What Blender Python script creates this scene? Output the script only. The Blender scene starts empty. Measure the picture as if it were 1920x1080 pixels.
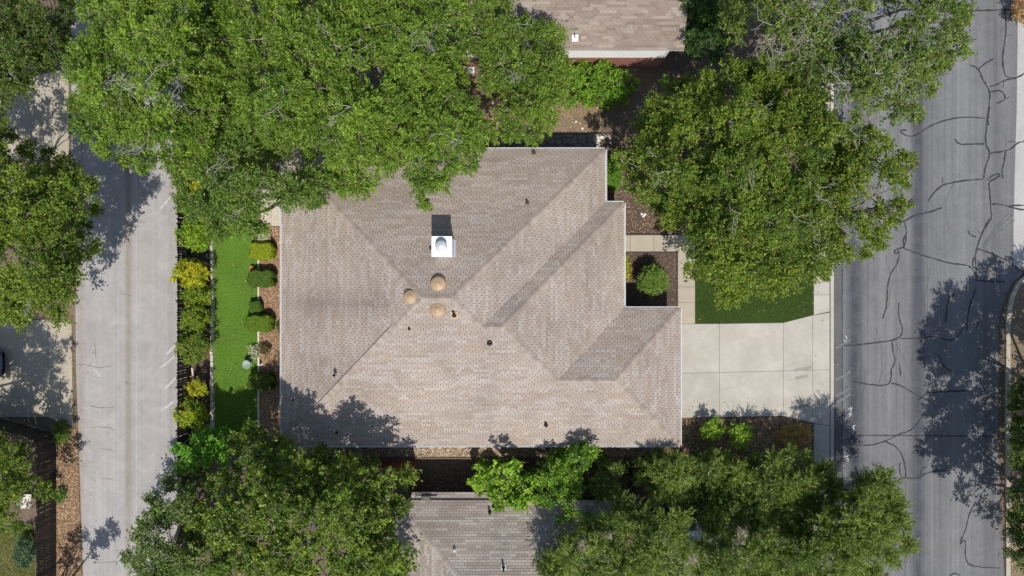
import bpy, math, random
import numpy as np
from mathutils import Vector, Matrix
R = math.radians
random.seed(7)
rng = np.random.default_rng(11)
S = bpy.context.scene
COL = S.collection

# ------------------------------------------------------------------ camera, sky, sun, exposure
H = 42.0                      # camera height above the ground (m)
PPM = 31.0                    # photo pixels per metre on the ground
cam = bpy.data.cameras.new('camera'); camo = bpy.data.objects.new('camera', cam); COL.objects.link(camo)
camo.location = (0, 0, H); camo.rotation_euler = (0, 0, 0)
cam.sensor_fit = 'HORIZONTAL'; cam.angle = 2 * math.atan(960 / PPM / H)
cam.clip_end = 2000; cam.clip_start = 0.5
S.camera = camo
S.render.resolution_x, S.render.resolution_y = 1024, 576

SUN_EL, SUN_AZ = 60.5, 168.0   # degrees; azimuth clockwise from +Y (up in the picture)
W = bpy.data.worlds.new('World'); S.world = W; W.use_nodes = True
wn = W.node_tree.nodes; wl = W.node_tree.links
sky = wn.new('ShaderNodeTexSky'); sky.sky_type = 'NISHITA'; sky.sun_disc = False
sky.sun_elevation = R(SUN_EL); sky.sun_rotation = R(SUN_AZ); sky.air_density = 1.0; sky.dust_density = 1.0
wl.new(sky.outputs[0], wn['Background'].inputs[0]); wn['Background'].inputs[1].default_value = 0.125
sl = bpy.data.lights.new('sun', 'SUN'); sl.energy = 4.4; sl.angle = R(0.53); sl.color = (1.0, 0.955, 0.89)
so = bpy.data.objects.new('sun', sl); COL.objects.link(so)
ce = math.cos(R(SUN_EL)); sd = Vector((ce * math.sin(R(SUN_AZ)), ce * math.cos(R(SUN_AZ)), math.sin(R(SUN_EL))))
so.rotation_euler = (-sd).to_track_quat('-Z', 'Y').to_euler(); so.location = (10, -30, 60)
vs = S.view_settings
S.display_settings.display_device = 'sRGB'
vs.view_transform = 'Standard'; vs.look = 'None'; vs.gamma = 1; vs.use_curve_mapping = False; vs.exposure = 0.12
S.cycles.max_bounces = 6; S.cycles.transparent_max_bounces = 4

# ------------------------------------------------------------------ helpers
def P(px, py, z=0.0):
    """photo measurement -> place in the scene at height z (metres)"""
    k = (H - z) / H / PPM
    return ((px - 960) * k, (540 - py) * k, z)
def XY(px, py, z=0.0): return P(px, py, z)[:2]

def tag(o, label=None, cat=None, group=None, kind=None):
    if label: o['label'] = label
    if cat: o['category'] = cat
    if group: o['group'] = group
    if kind: o['kind'] = kind
    return o

def wloc(o):
    v = Vector(o.location)
    while o.parent: o = o.parent; v = v + Vector(o.location)
    return v

def empty(name, loc, label, cat, group=None):
    o = bpy.data.objects.new(name, None); COL.objects.link(o); o.location = loc
    o.empty_display_size = 0.3
    return tag(o, label, cat, group)

def link(name, me, mat, parent=None, origin=None):
    if mat is not None and not me.materials: me.materials.append(mat)
    o = bpy.data.objects.new(name, me); COL.objects.link(o)
    if parent is not None: o.parent = parent
    return o

def obj(name, verts, faces, mat, parent=None, smooth=False, origin=None):
    """verts are given in world space"""
    base = wloc(parent) if parent is not None else Vector((0, 0, 0))
    org = Vector(origin) if origin is not None else base
    me = bpy.data.meshes.new(name)
    me.from_pydata([tuple(Vector(v) - org) for v in verts], [], faces)
    if smooth: me.polygons.foreach_set('use_smooth', [True] * len(me.polygons))
    me.update()
    o = link(name, me, mat, parent); o.location = org - base
    return o

def np_mesh(name, V, F, mat, tint=None, parent=None, nv=4):
    """V (n,3) world, F (m,nv)"""
    base = np.array(wloc(parent)) if parent is not None else np.zeros(3)
    V = (np.asarray(V) - base).astype(np.float32); F = np.asarray(F, dtype=np.int32)
    me = bpy.data.meshes.new(name)
    me.vertices.add(len(V)); me.vertices.foreach_set('co', V.ravel())
    me.loops.add(F.size); me.loops.foreach_set('vertex_index', F.ravel())
    me.polygons.add(len(F))
    me.polygons.foreach_set('loop_start', np.arange(0, F.size, nv, dtype=np.int32))
    me.polygons.foreach_set('loop_total', np.full(len(F), nv, dtype=np.int32))
    if tint is not None:
        a = me.color_attributes.new('tint', 'FLOAT_COLOR', 'POINT')
        t = np.ones((len(V), 4), np.float32); t[:, :3] = tint
        a.data.foreach_set('color', t.ravel())
    me.update(calc_edges=True)
    return link(name, me, mat, parent)

class MB:
    def __init__(s): s.v = []; s.f = []
    def add(s, v, f):
        n = len(s.v); s.v += [tuple(x) for x in v]; s.f += [tuple(i + n for i in q) for q in f]
    def box(s, x0, x1, y0, y1, z0, z1):
        s.add([(x0,y0,z0),(x1,y0,z0),(x1,y1,z0),(x0,y1,z0),(x0,y0,z1),(x1,y0,z1),(x1,y1,z1),(x0,y1,z1)],
              [(3,2,1,0),(4,5,6,7),(0,1,5,4),(1,2,6,5),(2,3,7,6),(3,0,4,7)])
    def prism(s, pts, z0, z1):
        n = len(pts)
        a = sum(pts[i][0]*pts[(i+1)%n][1]-pts[(i+1)%n][0]*pts[i][1] for i in range(n))
        if a < 0: pts = pts[::-1]
        s.add([(p[0],p[1],z0) for p in pts]+[(p[0],p[1],z1) for p in pts],
              [tuple(range(n-1,-1,-1)), tuple(range(n,2*n))]+[(i,(i+1)%n,n+(i+1)%n,n+i) for i in range(n)])
    def lathe(s, c, prof, n=16, ax=None):
        """prof: (r, z) list; c base centre"""
        v = []; f = []
        for r, z in prof:
            for k in range(n):
                t = 2*math.pi*k/n; v.append((c[0]+r*math.cos(t), c[1]+r*math.sin(t), c[2]+z))
        m = len(prof)
        for i in range(m-1):
            for k in range(n): f.append((i*n+k, i*n+(k+1)%n, (i+1)*n+(k+1)%n, (i+1)*n+k))
        f.append(tuple(range(n-1,-1,-1))); f.append(tuple((m-1)*n+k for k in range(n)))
        s.add(v, f)
    def tube(s, pts, rad, n=6):
        pts = [Vector(p) for p in pts]; v = []; f = []
        for i, p in enumerate(pts):
            d = (pts[min(i+1,len(pts)-1)] - pts[max(i-1,0)])
            d = d.normalized() if d.length > 1e-6 else Vector((0,0,1))
            a = d.cross(Vector((0.31,0.17,0.93))); a = a.normalized() if a.length > 1e-3 else d.cross(Vector((1,0,0))).normalized()
            b = d.cross(a)
            r = rad[i] if isinstance(rad,(list,tuple)) else rad
            for k in range(n):
                t = 2*math.pi*k/n; v.append(p + a*r*math.cos(t) + b*r*math.sin(t))
        for i in range(len(pts)-1):
            for k in range(n): f.append((i*n+k, i*n+(k+1)%n, (i+1)*n+(k+1)%n, (i+1)*n+k))
        f.append(tuple(range(n-1,-1,-1))); f.append(tuple((len(pts)-1)*n+k for k in range(n)))
        s.add(v, f)
    def build(s, name, mat, parent=None, smooth=False, origin=None):
        return obj(name, s.v, s.f, mat, parent, smooth, origin)

# ------------------------------------------------------------------ materials
def lin(c): return tuple((x/255/12.92 if x/255 <= .04045 else ((x/255+.055)/1.055)**2.4) for x in c)
def new_mat(name):
    m = bpy.data.materials.new(name); m.use_nodes = True
    b = m.node_tree.nodes['Principled BSDF']; return m, m.node_tree.nodes, m.node_tree.links, b

def rampnode(n, stops):
    r = n.new('ShaderNodeValToRGB'); e = r.color_ramp.elements
    while len(e) > 1: e.remove(e[-1])
    e[0].position = stops[0][0]; e[0].color = (*stops[0][1], 1)
    for p, c in stops[1:]:
        x = e.new(p); x.color = (*c, 1)
    return r

def noise(n, l, pos, scale, detail=4, rough=.6, dist=0.):
    t = n.new('ShaderNodeTexNoise'); t.inputs['Scale'].default_value = scale; t.inputs['Detail'].default_value = detail
    t.inputs['Roughness'].default_value = rough; t.inputs['Distortion'].default_value = dist
    l.new(pos, t.inputs['Vector']); return t.outputs['Fac']

def mixc(n, l, fac, a, b, mode='MIX'):
    m = n.new('ShaderNodeMix'); m.data_type = 'RGBA'; m.blend_type = mode
    for s_, v in ((0, fac), (6, a), (7, b)):
        if isinstance(v, (int, float)): m.inputs[s_].default_value = v
        elif isinstance(v, tuple): m.inputs[s_].default_value = (*v, 1)
        else: l.new(v, m.inputs[s_])
    return m.outputs[2]

def maprange(n, l, v, a, b, c=0., d=1.):
    m = n.new('ShaderNodeMapRange')
    for i, x in enumerate((a, b, c, d)): m.inputs[i+1].default_value = x
    l.new(v, m.inputs[0]); return m.outputs[0]

def ground_mat(name, ca, cb, cc, big=.35, mid=3., fine=40., rough=.9, bump=.3, bdist=.02, finemix=.5, stretch=None, objvar=0.):
    """large blotches, mid-size mottling and fine grain over three colours"""
    m, n, l, b = new_mat(name)
    g = n.new('ShaderNodeNewGeometry'); pos = g.outputs['Position']
    if stretch:
        mp = n.new('ShaderNodeMapping'); mp.inputs['Scale'].default_value = stretch; l.new(pos, mp.inputs[0]); p2 = mp.outputs[0]
    else: p2 = pos
    f1 = maprange(n, l, noise(n, l, p2, big, 5), .35, .65); f2 = maprange(n, l, noise(n, l, p2, mid, 6, .7), .3, .7)
    f3 = maprange(n, l, noise(n, l, pos, fine, 3, .7), .3, .7)
    c = mixc(n, l, f1, ca, cb); c = mixc(n, l, mixf(n, l, f2, .6), c, cc)
    gr = mixc(n, l, f3, (.55, .55, .55), (1.45, 1.45, 1.45)); c = mixc(n, l, finemix, c, mixc(n, l, 1., c, gr, 'MULTIPLY'))
    if objvar:
        oi = n.new('ShaderNodeObjectInfo'); mr = maprange(n, l, oi.outputs['Random'], 0, 1, 1-objvar, 1+objvar); cc_ = n.new('ShaderNodeCombineColor')
        for k_ in range(3): l.new(mr, cc_.inputs[k_])
        c = mixc(n, l, 1., c, cc_.outputs[0], 'MULTIPLY')
    l.new(c, b.inputs['Base Color']); b.inputs['Roughness'].default_value = rough
    b.inputs['Specular IOR Level'].default_value = .25
    bp = n.new('ShaderNodeBump'); bp.inputs['Strength'].default_value = bump; bp.inputs['Distance'].default_value = bdist
    l.new(f3, bp.inputs['Height']); l.new(bp.outputs[0], b.inputs['Normal'])
    m['c'] = 0
    return m
def mixf(n, l, v, k):
    a = n.new('ShaderNodeMath'); a.operation = 'MULTIPLY'; l.new(v, a.inputs[0]); a.inputs[1].default_value = k; return a.outputs[0]

def plain(name, c, rough=.6, metal=0., var=.15, scale=8.):
    m, n, l, b = new_mat(name)
    g = n.new('ShaderNodeNewGeometry')
    f = maprange(n, l, noise(n, l, g.outputs['Position'], scale, 4), .3, .7)
    lo = tuple(x*(1-var) for x in c); hi = tuple(min(1, x*(1+var)) for x in c)
    l.new(mixc(n, l, f, lo, hi), b.inputs['Base Color'])
    b.inputs['Roughness'].default_value = rough; b.inputs['Metallic'].default_value = metal
    return m

def tint_mat(name, rough=.9, stain=.2, sscale=.5, fine=60., spec=.2, smudge=None):
    """colour from the 'tint' attribute, plus weathering"""
    m, n, l, b = new_mat(name)
    a = n.new('ShaderNodeAttribute'); a.attribute_name = 'tint'
    g = n.new('ShaderNodeNewGeometry'); pos = g.outputs['Position']
    f = maprange(n, l, noise(n, l, pos, sscale, 5), .3, .7); k = maprange(n, l, noise(n, l, pos, fine, 3, .7), .3, .7)
    s1 = mixc(n, l, f, (1-stain,)*3, (1+stain,)*3); c = mixc(n, l, 1., a.outputs['Color'], s1, 'MULTIPLY')
    c = mixc(n, l, 1., c, mixc(n, l, k, (.82,)*3, (1.18,)*3), 'MULTIPLY')
    if smudge:                                 # a soot streak washed down one slope
        x0, x1, yc, hw, k_ = smudge; sx = n.new('ShaderNodeSeparateXYZ'); l.new(pos, sx.inputs[0])
        d = n.new('ShaderNodeMath'); d.operation = 'SUBTRACT'; l.new(sx.outputs[1], d.inputs[0]); d.inputs[1].default_value = yc
        e = n.new('ShaderNodeMath'); e.operation = 'ABSOLUTE'; l.new(d.outputs[0], e.inputs[0])
        q = n.new('ShaderNodeMath'); q.operation = 'MULTIPLY_ADD'; l.new(noise(n, l, pos, .7, 5), q.inputs[0]); q.inputs[1].default_value = hw; l.new(e.outputs[0], q.inputs[2])
        f1 = maprange(n, l, q.outputs[0], hw*1.5, hw*.4); f2 = maprange(n, l, sx.outputs[0], x0, x0+2.5); f3 = maprange(n, l, sx.outputs[0], x1, x1-1.5)
        a1 = n.new('ShaderNodeMath'); a1.operation = 'MULTIPLY'; l.new(f1, a1.inputs[0]); l.new(f2, a1.inputs[1])
        a2 = n.new('ShaderNodeMath'); a2.operation = 'MULTIPLY'; l.new(a1.outputs[0], a2.inputs[0]); l.new(f3, a2.inputs[1])
        c = mixc(n, l, a2.outputs[0], c, mixc(n, l, 1., c, (k_, k_, k_*1.02), 'MULTIPLY'))
    l.new(c, b.inputs['Base Color']); b.inputs['Roughness'].default_value = rough; b.inputs['Specular IOR Level'].default_value = spec
    return m

def leaf_mat(name, trans=.4, rough=.55):
    m, n, l, b = new_mat(name)
    a = n.new('ShaderNodeAttribute'); a.attribute_name = 'tint'
    l.new(a.outputs['Color'], b.inputs['Base Color']); b.inputs['Roughness'].default_value = rough
    b.inputs['Specular IOR Level'].default_value = .35
    t = n.new('ShaderNodeBsdfTranslucent')
    l.new(mixc(n, l, 1., a.outputs['Color'], (1.25, 1.3, .6), 'MULTIPLY'), t.inputs[0])
    mx = n.new('ShaderNodeMixShader'); mx.inputs[0].default_value = trans
    l.new(b.outputs[0], mx.inputs[1]); l.new(t.outputs[0], mx.inputs[2]); l.new(mx.outputs[0], n['Material Output'].inputs[0])
    return m

M = {}
M['leaf'] = leaf_mat('leaf')
M['chip'] = tint_mat('mulch chips', stain=.15)
M['shingle'] = tint_mat('asphalt shingle', rough=.95, stain=.15, sscale=.3, fine=25., smudge=(-13.2, -5.6, -.9, 1.0, .72))
M['soil'] = ground_mat('leaf strewn soil', (.13,.094,.068), (.18,.135,.095), (.085,.064,.048), .25, 2.5, 14., bump=.6)
M['mulch'] = ground_mat('dark mulch', (.095,.066,.050), (.12,.085,.063), (.06,.043,.034), .5, 5., 22., bump=.8)
M['litter'] = ground_mat('brown leaf litter', (.17,.105,.062), (.22,.145,.085), (.10,.062,.04), .5, 6., 20., bump=.8)
M['dirt'] = ground_mat('bare dirt', (.23,.165,.115), (.19,.14,.095), (.12,.10,.06), .5, 2.5, 20., bump=.4)
M['turf'] = ground_mat('turf base', (.10,.185,.022), (.125,.215,.03), (.075,.145,.018), .4, 4., 30., bump=.4)
M['concrete'] = ground_mat('broom finished concrete', (.37,.345,.295), (.45,.425,.375), (.33,.305,.26), .6, 2.2, 30., bump=.08, finemix=.25, objvar=.05)
M['old_concrete'] = ground_mat('weathered concrete', (.36,.315,.24), (.41,.36,.28), (.30,.265,.21), .5, 2.5, 30., bump=.1, finemix=.3, objvar=.06)
M['joint'] = plain('joint filler', (.09,.08,.07), .95)
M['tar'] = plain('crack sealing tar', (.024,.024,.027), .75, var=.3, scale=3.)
M['hair_crack'] = plain('hairline crack', (.16,.14,.125), .9)
M['road_crack'] = plain('fine asphalt crack', (.075,.075,.08), .9)
M['paint_mark'] = plain('marking paint', (.62,.64,.66), .7, var=.3, scale=12.)
M['scuff'] = plain('tyre scuff', (.125,.128,.133), .8, var=.25, scale=9.)
M['pale_scrape'] = plain('pale scrape', (.40,.39,.375), .9, var=.12, scale=7.)
M['skid'] = ground_mat('tyre rubber on concrete', (.22,.20,.175), (.27,.25,.22), (.33,.31,.27), 2., 9., 40., bump=.05)
M['bark'] = ground_mat('grey bark', (.20,.18,.155), (.27,.245,.215), (.11,.095,.08), 2., 9., 40., bump=.7)
M['dead_wood'] = plain('bare dead wood', (.33,.31,.275), .9)
M['fence_dark'] = ground_mat('dark weathered cedar', (.042,.033,.027), (.06,.047,.038), (.026,.021,.018), 1., 6., 30., stretch=(1,1,.2), bump=.3, objvar=.25)
M['fence_red'] = ground_mat('red stained cedar', (.20,.075,.035), (.25,.095,.045), (.15,.055,.028), 1., 6., 30., bump=.3, objvar=.25)
M['fence_grey'] = ground_mat('grey weathered cedar', (.12,.11,.095), (.16,.145,.125), (.08,.07,.06), 1., 6., 30., bump=.3, objvar=.25)
M['white'] = plain('white painted metal', (.80,.80,.79), .45, var=.04)
M['white_trim'] = plain('white trim', (.66,.66,.65), .6, var=.05)
M['flue'] = plain('galvanised flue', (.55,.57,.60), .4, .35, .1)
M['vent_tan'] = plain('tan painted roof vent', (.36,.25,.15), .5, var=.12, scale=5.)
M['vent_dark'] = plain('dark rubber boot', (.03,.025,.022), .7)
M['vent_brown'] = plain('brown vent pipe', (.11,.065,.032), .6)
M['limestone'] = ground_mat('pale limestone block', (.52,.47,.37), (.60,.55,.45), (.42,.37,.28), 1., 6., 25., bump=.3, finemix=.3, objvar=.12)
M['flag'] = ground_mat('grey flagstone', (.20,.185,.165), (.27,.245,.21), (.155,.145,.13), 1.2, 5., 25., bump=.3, finemix=.3, objvar=.2)
M['rock'] = ground_mat('pinkish landscaping rock', (.45,.36,.30), (.55,.47,.40), (.33,.26,.21), 3., 9., 25., bump=.4)
M['metal_edge'] = plain('black steel edging', (.02,.02,.02), .6)
M['siding'] = plain('white siding', (.84,.83,.81), .6, var=.05)
M['house_brick'] = plain('tan brick wall', (.33,.24,.18), .9, var=.25, scale=4.)
M['glass'] = plain('car glass', (.012,.015,.018), .04, var=.05); M['glass'].node_tree.nodes['Principled BSDF'].inputs['Specular IOR Level'].default_value = .9
M['car_black'] = plain('black car paint', (.012,.014,.02), .22, var=.05); M['car_black'].node_tree.nodes['Principled BSDF'].inputs['Coat Weight'].default_value = 1.
M['car_blue'] = plain('dark blue car paint', (.015,.022,.05), .25, var=.05); M['car_blue'].node_tree.nodes['Principled BSDF'].inputs['Coat Weight'].default_value = 1.
M['rubber'] = plain('tyre rubber', (.02,.02,.02), .85)
M['alloy'] = plain('wheel alloy', (.5,.5,.52), .35, .8)
M['lamp_glass'] = plain('headlight glass', (.7,.75,.8), .1)
M['terracotta'] = plain('terracotta', (.42,.15,.085), .8)
M['ceramic'] = plain('glazed ceramic', (.24,.30,.26), .6, var=.3, scale=18.)

def brick_mat():
    m, n, l, b = new_mat('red brick courses')
    g = n.new('ShaderNodeNewGeometry'); sx = n.new('ShaderNodeSeparateXYZ'); l.new(g.outputs['Position'], sx.inputs[0])
    ad = n.new('ShaderNodeMath'); ad.operation = 'ADD'; l.new(sx.outputs[0], ad.inputs[0]); l.new(sx.outputs[1], ad.inputs[1])
    cx = n.new('ShaderNodeCombineXYZ'); l.new(ad.outputs[0], cx.inputs[0]); l.new(sx.outputs[2], cx.inputs[1])
    t = n.new('ShaderNodeTexBrick'); l.new(cx.outputs[0], t.inputs['Vector']); t.inputs['Scale'].default_value = 1
    t.inputs['Brick Width'].default_value = .21; t.inputs['Row Height'].default_value = .075; t.inputs['Mortar Size'].default_value = .008
    t.inputs['Color1'].default_value = (.30,.075,.045,1); t.inputs['Color2'].default_value = (.20,.05,.035,1); t.inputs['Mortar'].default_value = (.36,.28,.23,1)
    l.new(t.outputs[0], b.inputs['Base Color']); b.inputs['Roughness'].default_value = .9
    return m
M['brick'] = brick_mat()

def strip_mat(name, base, bands, grain, big=.3, blot=.10):
    """pavement running along Y with wear bands across X: bands = (x centre, half width, colour, strength)"""
    m, n, l, b = new_mat(name)
    g = n.new('ShaderNodeNewGeometry'); pos = g.outputs['Position']
    mp = n.new('ShaderNodeMapping'); mp.inputs['Scale'].default_value = (3.2, .05, 1); l.new(pos, mp.inputs[0])
    mp2 = n.new('ShaderNodeMapping'); mp2.inputs['Scale'].default_value = (11., .03, 1); l.new(pos, mp2.inputs[0])
    sx = n.new('ShaderNodeSeparateXYZ'); l.new(pos, sx.inputs[0])
    ca, cb, cc = base
    c = mixc(n, l, maprange(n, l, noise(n, l, pos, big, 6, .65), .32, .68), ca, cb)
    c = mixc(n, l, mixf(n, l, maprange(n, l, noise(n, l, pos, 2.2, 8, .75), .35, .7), .5), c, cc)
    wob = noise(n, l, pos, .5, 3)
    for x0, hw, colr, st in bands:
        d = n.new('ShaderNodeMath'); d.operation = 'SUBTRACT'; l.new(sx.outputs[0], d.inputs[0]); d.inputs[1].default_value = x0
        e = n.new('ShaderNodeMath'); e.operation = 'ABSOLUTE'; l.new(d.outputs[0], e.inputs[0])
        q = n.new('ShaderNodeMath'); q.operation = 'MULTIPLY_ADD'; l.new(wob, q.inputs[0]); q.inputs[1].default_value = hw*.5; l.new(e.outputs[0], q.inputs[2])
        f = maprange(n, l, q.outputs[0], hw*1.5, hw*.5, 0., st)
        f2 = n.new('ShaderNodeMath'); f2.operation = 'MULTIPLY'; l.new(f, f2.inputs[0]); l.new(maprange(n, l, noise(n, l, pos, 1.3, 6, .7), .2, .6, .45, 1.), f2.inputs[1])
        c = mixc(n, l, f2.outputs[0], c, colr)
    s1 = mixc(n, l, maprange(n, l, noise(n, l, mp.outputs[0], 1., 3), .3, .7), (1-grain[0],)*3, (1+grain[0],)*3)
    c = mixc(n, l, 1., c, s1, 'MULTIPLY')
    s3 = mixc(n, l, maprange(n, l, noise(n, l, mp2.outputs[0], 1., 2), .3, .7), (1-grain[0]*.6,)*3, (1+grain[0]*.6,)*3)
    c = mixc(n, l, 1., c, s3, 'MULTIPLY')
    bl = maprange(n, l, noise(n, l, pos, .9, 9, .78, .6), .34, .66); c = mixc(n, l, 1., c, mixc(n, l, bl, (1-blot,)*3, (1+blot,)*3), 'MULTIPLY')
    fn = maprange(n, l, noise(n, l, pos, 16., 4, .85), .3, .7)
    c = mixc(n, l, 1., c, mixc(n, l, fn, (1-grain[1],)*3, (1+grain[1],)*3), 'MULTIPLY')
    sp = maprange(n, l, noise(n, l, pos, 1.7, 3, .5), .70, .78, 1., .72); sm = n.new('ShaderNodeCombineColor')
    for k_ in range(3): l.new(sp, sm.inputs[k_])
    c = mixc(n, l, 1., c, sm.outputs[0], 'MULTIPLY')
    l.new(c, b.inputs['Base Color']); b.inputs['Roughness'].default_value = .88; b.inputs['Specular IOR Level'].default_value = .25
    bp = n.new('ShaderNodeBump'); bp.inputs['Strength'].default_value = .2; bp.inputs['Distance'].default_value = .01
    l.new(fn, bp.inputs['Height']); l.new(bp.outputs[0], b.inputs['Normal'])
    return m
gx = lambda px: (px - 960) / PPM
M['alley'] = strip_mat('worn alley pavement', ((.30,.283,.272), (.345,.33,.318), (.265,.25,.24)),
    [(gx(241), .22, (.225,.19,.15), .8), (gx(256), .05, (.37,.355,.335), .7), (gx(217), .03, (.22,.205,.19), .5), (gx(152), .25, (.27,.225,.18), .6), (gx(322), .28, (.25,.23,.215), .6)], (.05, .09), blot=.12)
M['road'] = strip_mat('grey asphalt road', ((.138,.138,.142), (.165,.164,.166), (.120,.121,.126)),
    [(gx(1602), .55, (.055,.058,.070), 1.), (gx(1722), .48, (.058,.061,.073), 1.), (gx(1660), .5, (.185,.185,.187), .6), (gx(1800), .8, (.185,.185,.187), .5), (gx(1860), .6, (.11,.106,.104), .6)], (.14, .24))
M['gutter_pan'] = strip_mat('dark gutter pan', ((.095,.095,.098), (.12,.12,.122), (.08,.08,.082)), [], (.06, .18))
M['side_road'] = strip_mat('light concrete side street', ((.36,.345,.33), (.40,.385,.37), (.32,.31,.295)), [], (.03, .08))

# ------------------------------------------------------------------ the ground
def px_poly(pts, z=0): return [XY(x, y, z) for x, y in pts]
def sheet(name, pts, z0, z1, mat, parent=None, kind='structure'):
    b = MB(); b.prism(px_poly(pts), z0, z1); o = b.build(name, mat, parent)
    if parent is None and kind: o['kind'] = kind
    return o
gnd = MB(); gnd.add([(-260,-260,0),(260,-260,0),(260,260,0),(-260,260,0)], [(0,1,2,3)])
g = gnd.build('ground', M['soil']); g['kind'] = 'structure'

ALLEY = [(134,-900),(134,480),(140,620),(142,720),(147,800),(150,900),(156,1090),(156,2000),(352,2000),(352,-900)]
alley = sheet('alley', ALLEY, -.1, .012, M['alley'])
ROAD = [(1562,-1500),(1562,2500),(1884,2500),(1884,1090),(1872,900),(1871,820),(1872,610),(1876,580),(1886,550),(1902,525),(1925,508),(1925,-1500)]
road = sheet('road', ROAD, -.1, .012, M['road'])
sheet('side_street', [(1908,40),(1906,200),(1903,300),(1900,430),(1900,500),(1925,505),(2600,505),(2600,40)], -.1, .018, M['side_road'])
gp = sheet('gutter_pan', [(1562,-1500),(1562,2500),(1579,2500),(1579,-1500)], -.05, .017, M['gutter_pan'])
yard = sheet('front_yard_soil', [(1120,-300),(1554,-300),(1554,1500),(1276,1500),(1276,835),(1270,577),(1168,577),(1130,380)], -.1, .09, M['soil'])
sheet('far_verge', [(1893,610),(1893,1090),(1893,2500),(3000,2500),(3000,512),(1930,512),(1908,530),(1897,560)], -.1, .10, M['dirt'])

def kerb(name, pts, w, h, mat):
    b = MB(); P0 = [Vector((*XY(*p), 0)) for p in pts]
    L = []; Rr = []
    for i, p in enumerate(P0):
        d = (P0[min(i+1,len(P0)-1)]-P0[max(i-1,0)]).normalized(); nn = Vector((-d.y, d.x, 0))
        L.append(p); Rr.append(p + nn*w)
    for i in range(len(P0)-1):
        q = [L[i], L[i+1], Rr[i+1], Rr[i]]
        b.prism([(v.x, v.y) for v in q], -.05, h)
    o = b.build(name, mat); o['kind'] = 'structure'; return o
kerb('kerb', [(1561.5,2500),(1561.5,1080),(1561.5,540),(1562,-1500)][::-1], -.20, .135, M['concrete'])
kerb('kerb', [(1960,508),(1925,512),(1904,530),(1892,555),(1886,585),(1884,620),(1884,1090),(1884,2500)], .26, .13, M['old_concrete'])

# pavement slabs, each its own part
def slabs(name, quads, z, mat, base_poly, kind='structure'):
    b = sheet(name, base_poly, -.05, z-.018, M['joint'])
    for q in quads:
        c = Vector((sum(p[0] for p in q)/len(q), sum(p[1] for p in q)/len(q)))
        pts = []
        n_ = len(q)
        for i in range(n_):                     # pull the edges in by a joint's width
            p = Vector(q[i]); a = Vector(q[i-1]); e = Vector(q[(i+1) % n_])
            d1 = (a-p).normalized(); d2 = (e-p).normalized()
            pts.append(tuple(p + (d1+d2)*.3))
        m = MB(); m.prism(px_poly(pts), z-.05, z + random.uniform(0, .003)); m.build('slab', mat, b)
    return b
slabs('driveway', [
    [(1274,607),(1347.5,607),(1347.5,698),(1274,699.5)], [(1274,699.5),(1347.5,698),(1347.5,781.5),(1274,783)],
    [(1347.5,607),(1467,605),(1467,695),(1347.5,698)], [(1347.5,698),(1467,695),(1467,779),(1347.5,781.5)],
    [(1467,605),(1522,591),(1522,693.5),(1467,695)], [(1467,695),(1522,693.5),(1522,792),(1467,779)],
    [(1522,591),(1554,585.5),(1554,693),(1522,693.5)], [(1522,693.5),(1554,693),(1554,798),(1522,792)]],
    .135, M['concrete'], [(1274,607),(1467,605),(1522,591),(1554,585.5),(1554,798),(1522,792),(1467,779),(1274,783)])
q = []
ys = [584, 553, 515, 475, 430, 385, 340, 295, 250, 205, 160, 115, 70, 25, -20, -70]
for a, b_ in zip(ys, ys[1:]): q.append([(1524,a if a != 584 else 590.5),(1554,a),(1554,b_),(1524,b_)])
slabs('sidewalk', q, .135, M['concrete'], [(1524,590.5),(1554,584.5),(1554,-70),(1524,-70)])
q = []
ys = [798, 845, 890, 935, 980, 1025, 1070, 1120]
for a, b_ in zip(ys, ys[1:]): q.append([(1524,a-5 if a == 798 else a),(1554,a),(1554,b_),(1524,b_)])
slabs('sidewalk', q, .135, M['concrete'], [(1524,793),(1554,798.5),(1554,1120),(1524,1120)])
slabs('front_walk', [[(1150,441),(1181,441),(1181,472),(1150,472)], [(1181,441),(1225,441),(1225,472),(1181,472)], [(1225,441),(1270,441),(1270,472),(1225,472)],
    [(1270,441),(1302,441),(1302,490),(1270,490)], [(1270,490),(1302,490),(1302,538),(1270,538)], [(1270,538),(1302,538),(1302,567),(1270,567)], [(1270,567),(1302,567),(1302,607),(1270,607)]],
    .135, M['old_concrete'], [(1150,441),(1302,441),(1302,607),(1270,607),(1270,472),(1150,472)])
slabs('neighbour_driveway', [[(-300,600),(90.5,600),(90.5,782),(-300,782)], [(90.5,600),(135,606),(137,800),(90.5,782)]], .02, M['old_concrete'],
    [(-300,600),(135,606),(137,800),(90,782),(-300,782)])
slabs('neighbour_driveway', [[(-300,150),(30,147),(30,300),(-300,300)], [(30,147),(129,130),(130,300),(30,300)]], .02, M['old_concrete'],
    [(-300,150),(129,130),(130,300),(-300,300)])
slabs('patio', [[(489,380),(509,380),(509,424),(489,424)], [(509,380),(531,380),(531,424),(509,424)], [(489,340),(531,340),(531,380),(489,380)]], .03, M['limestone'],
    [(489,340),(531,340),(531,424),(489,424)])

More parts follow.
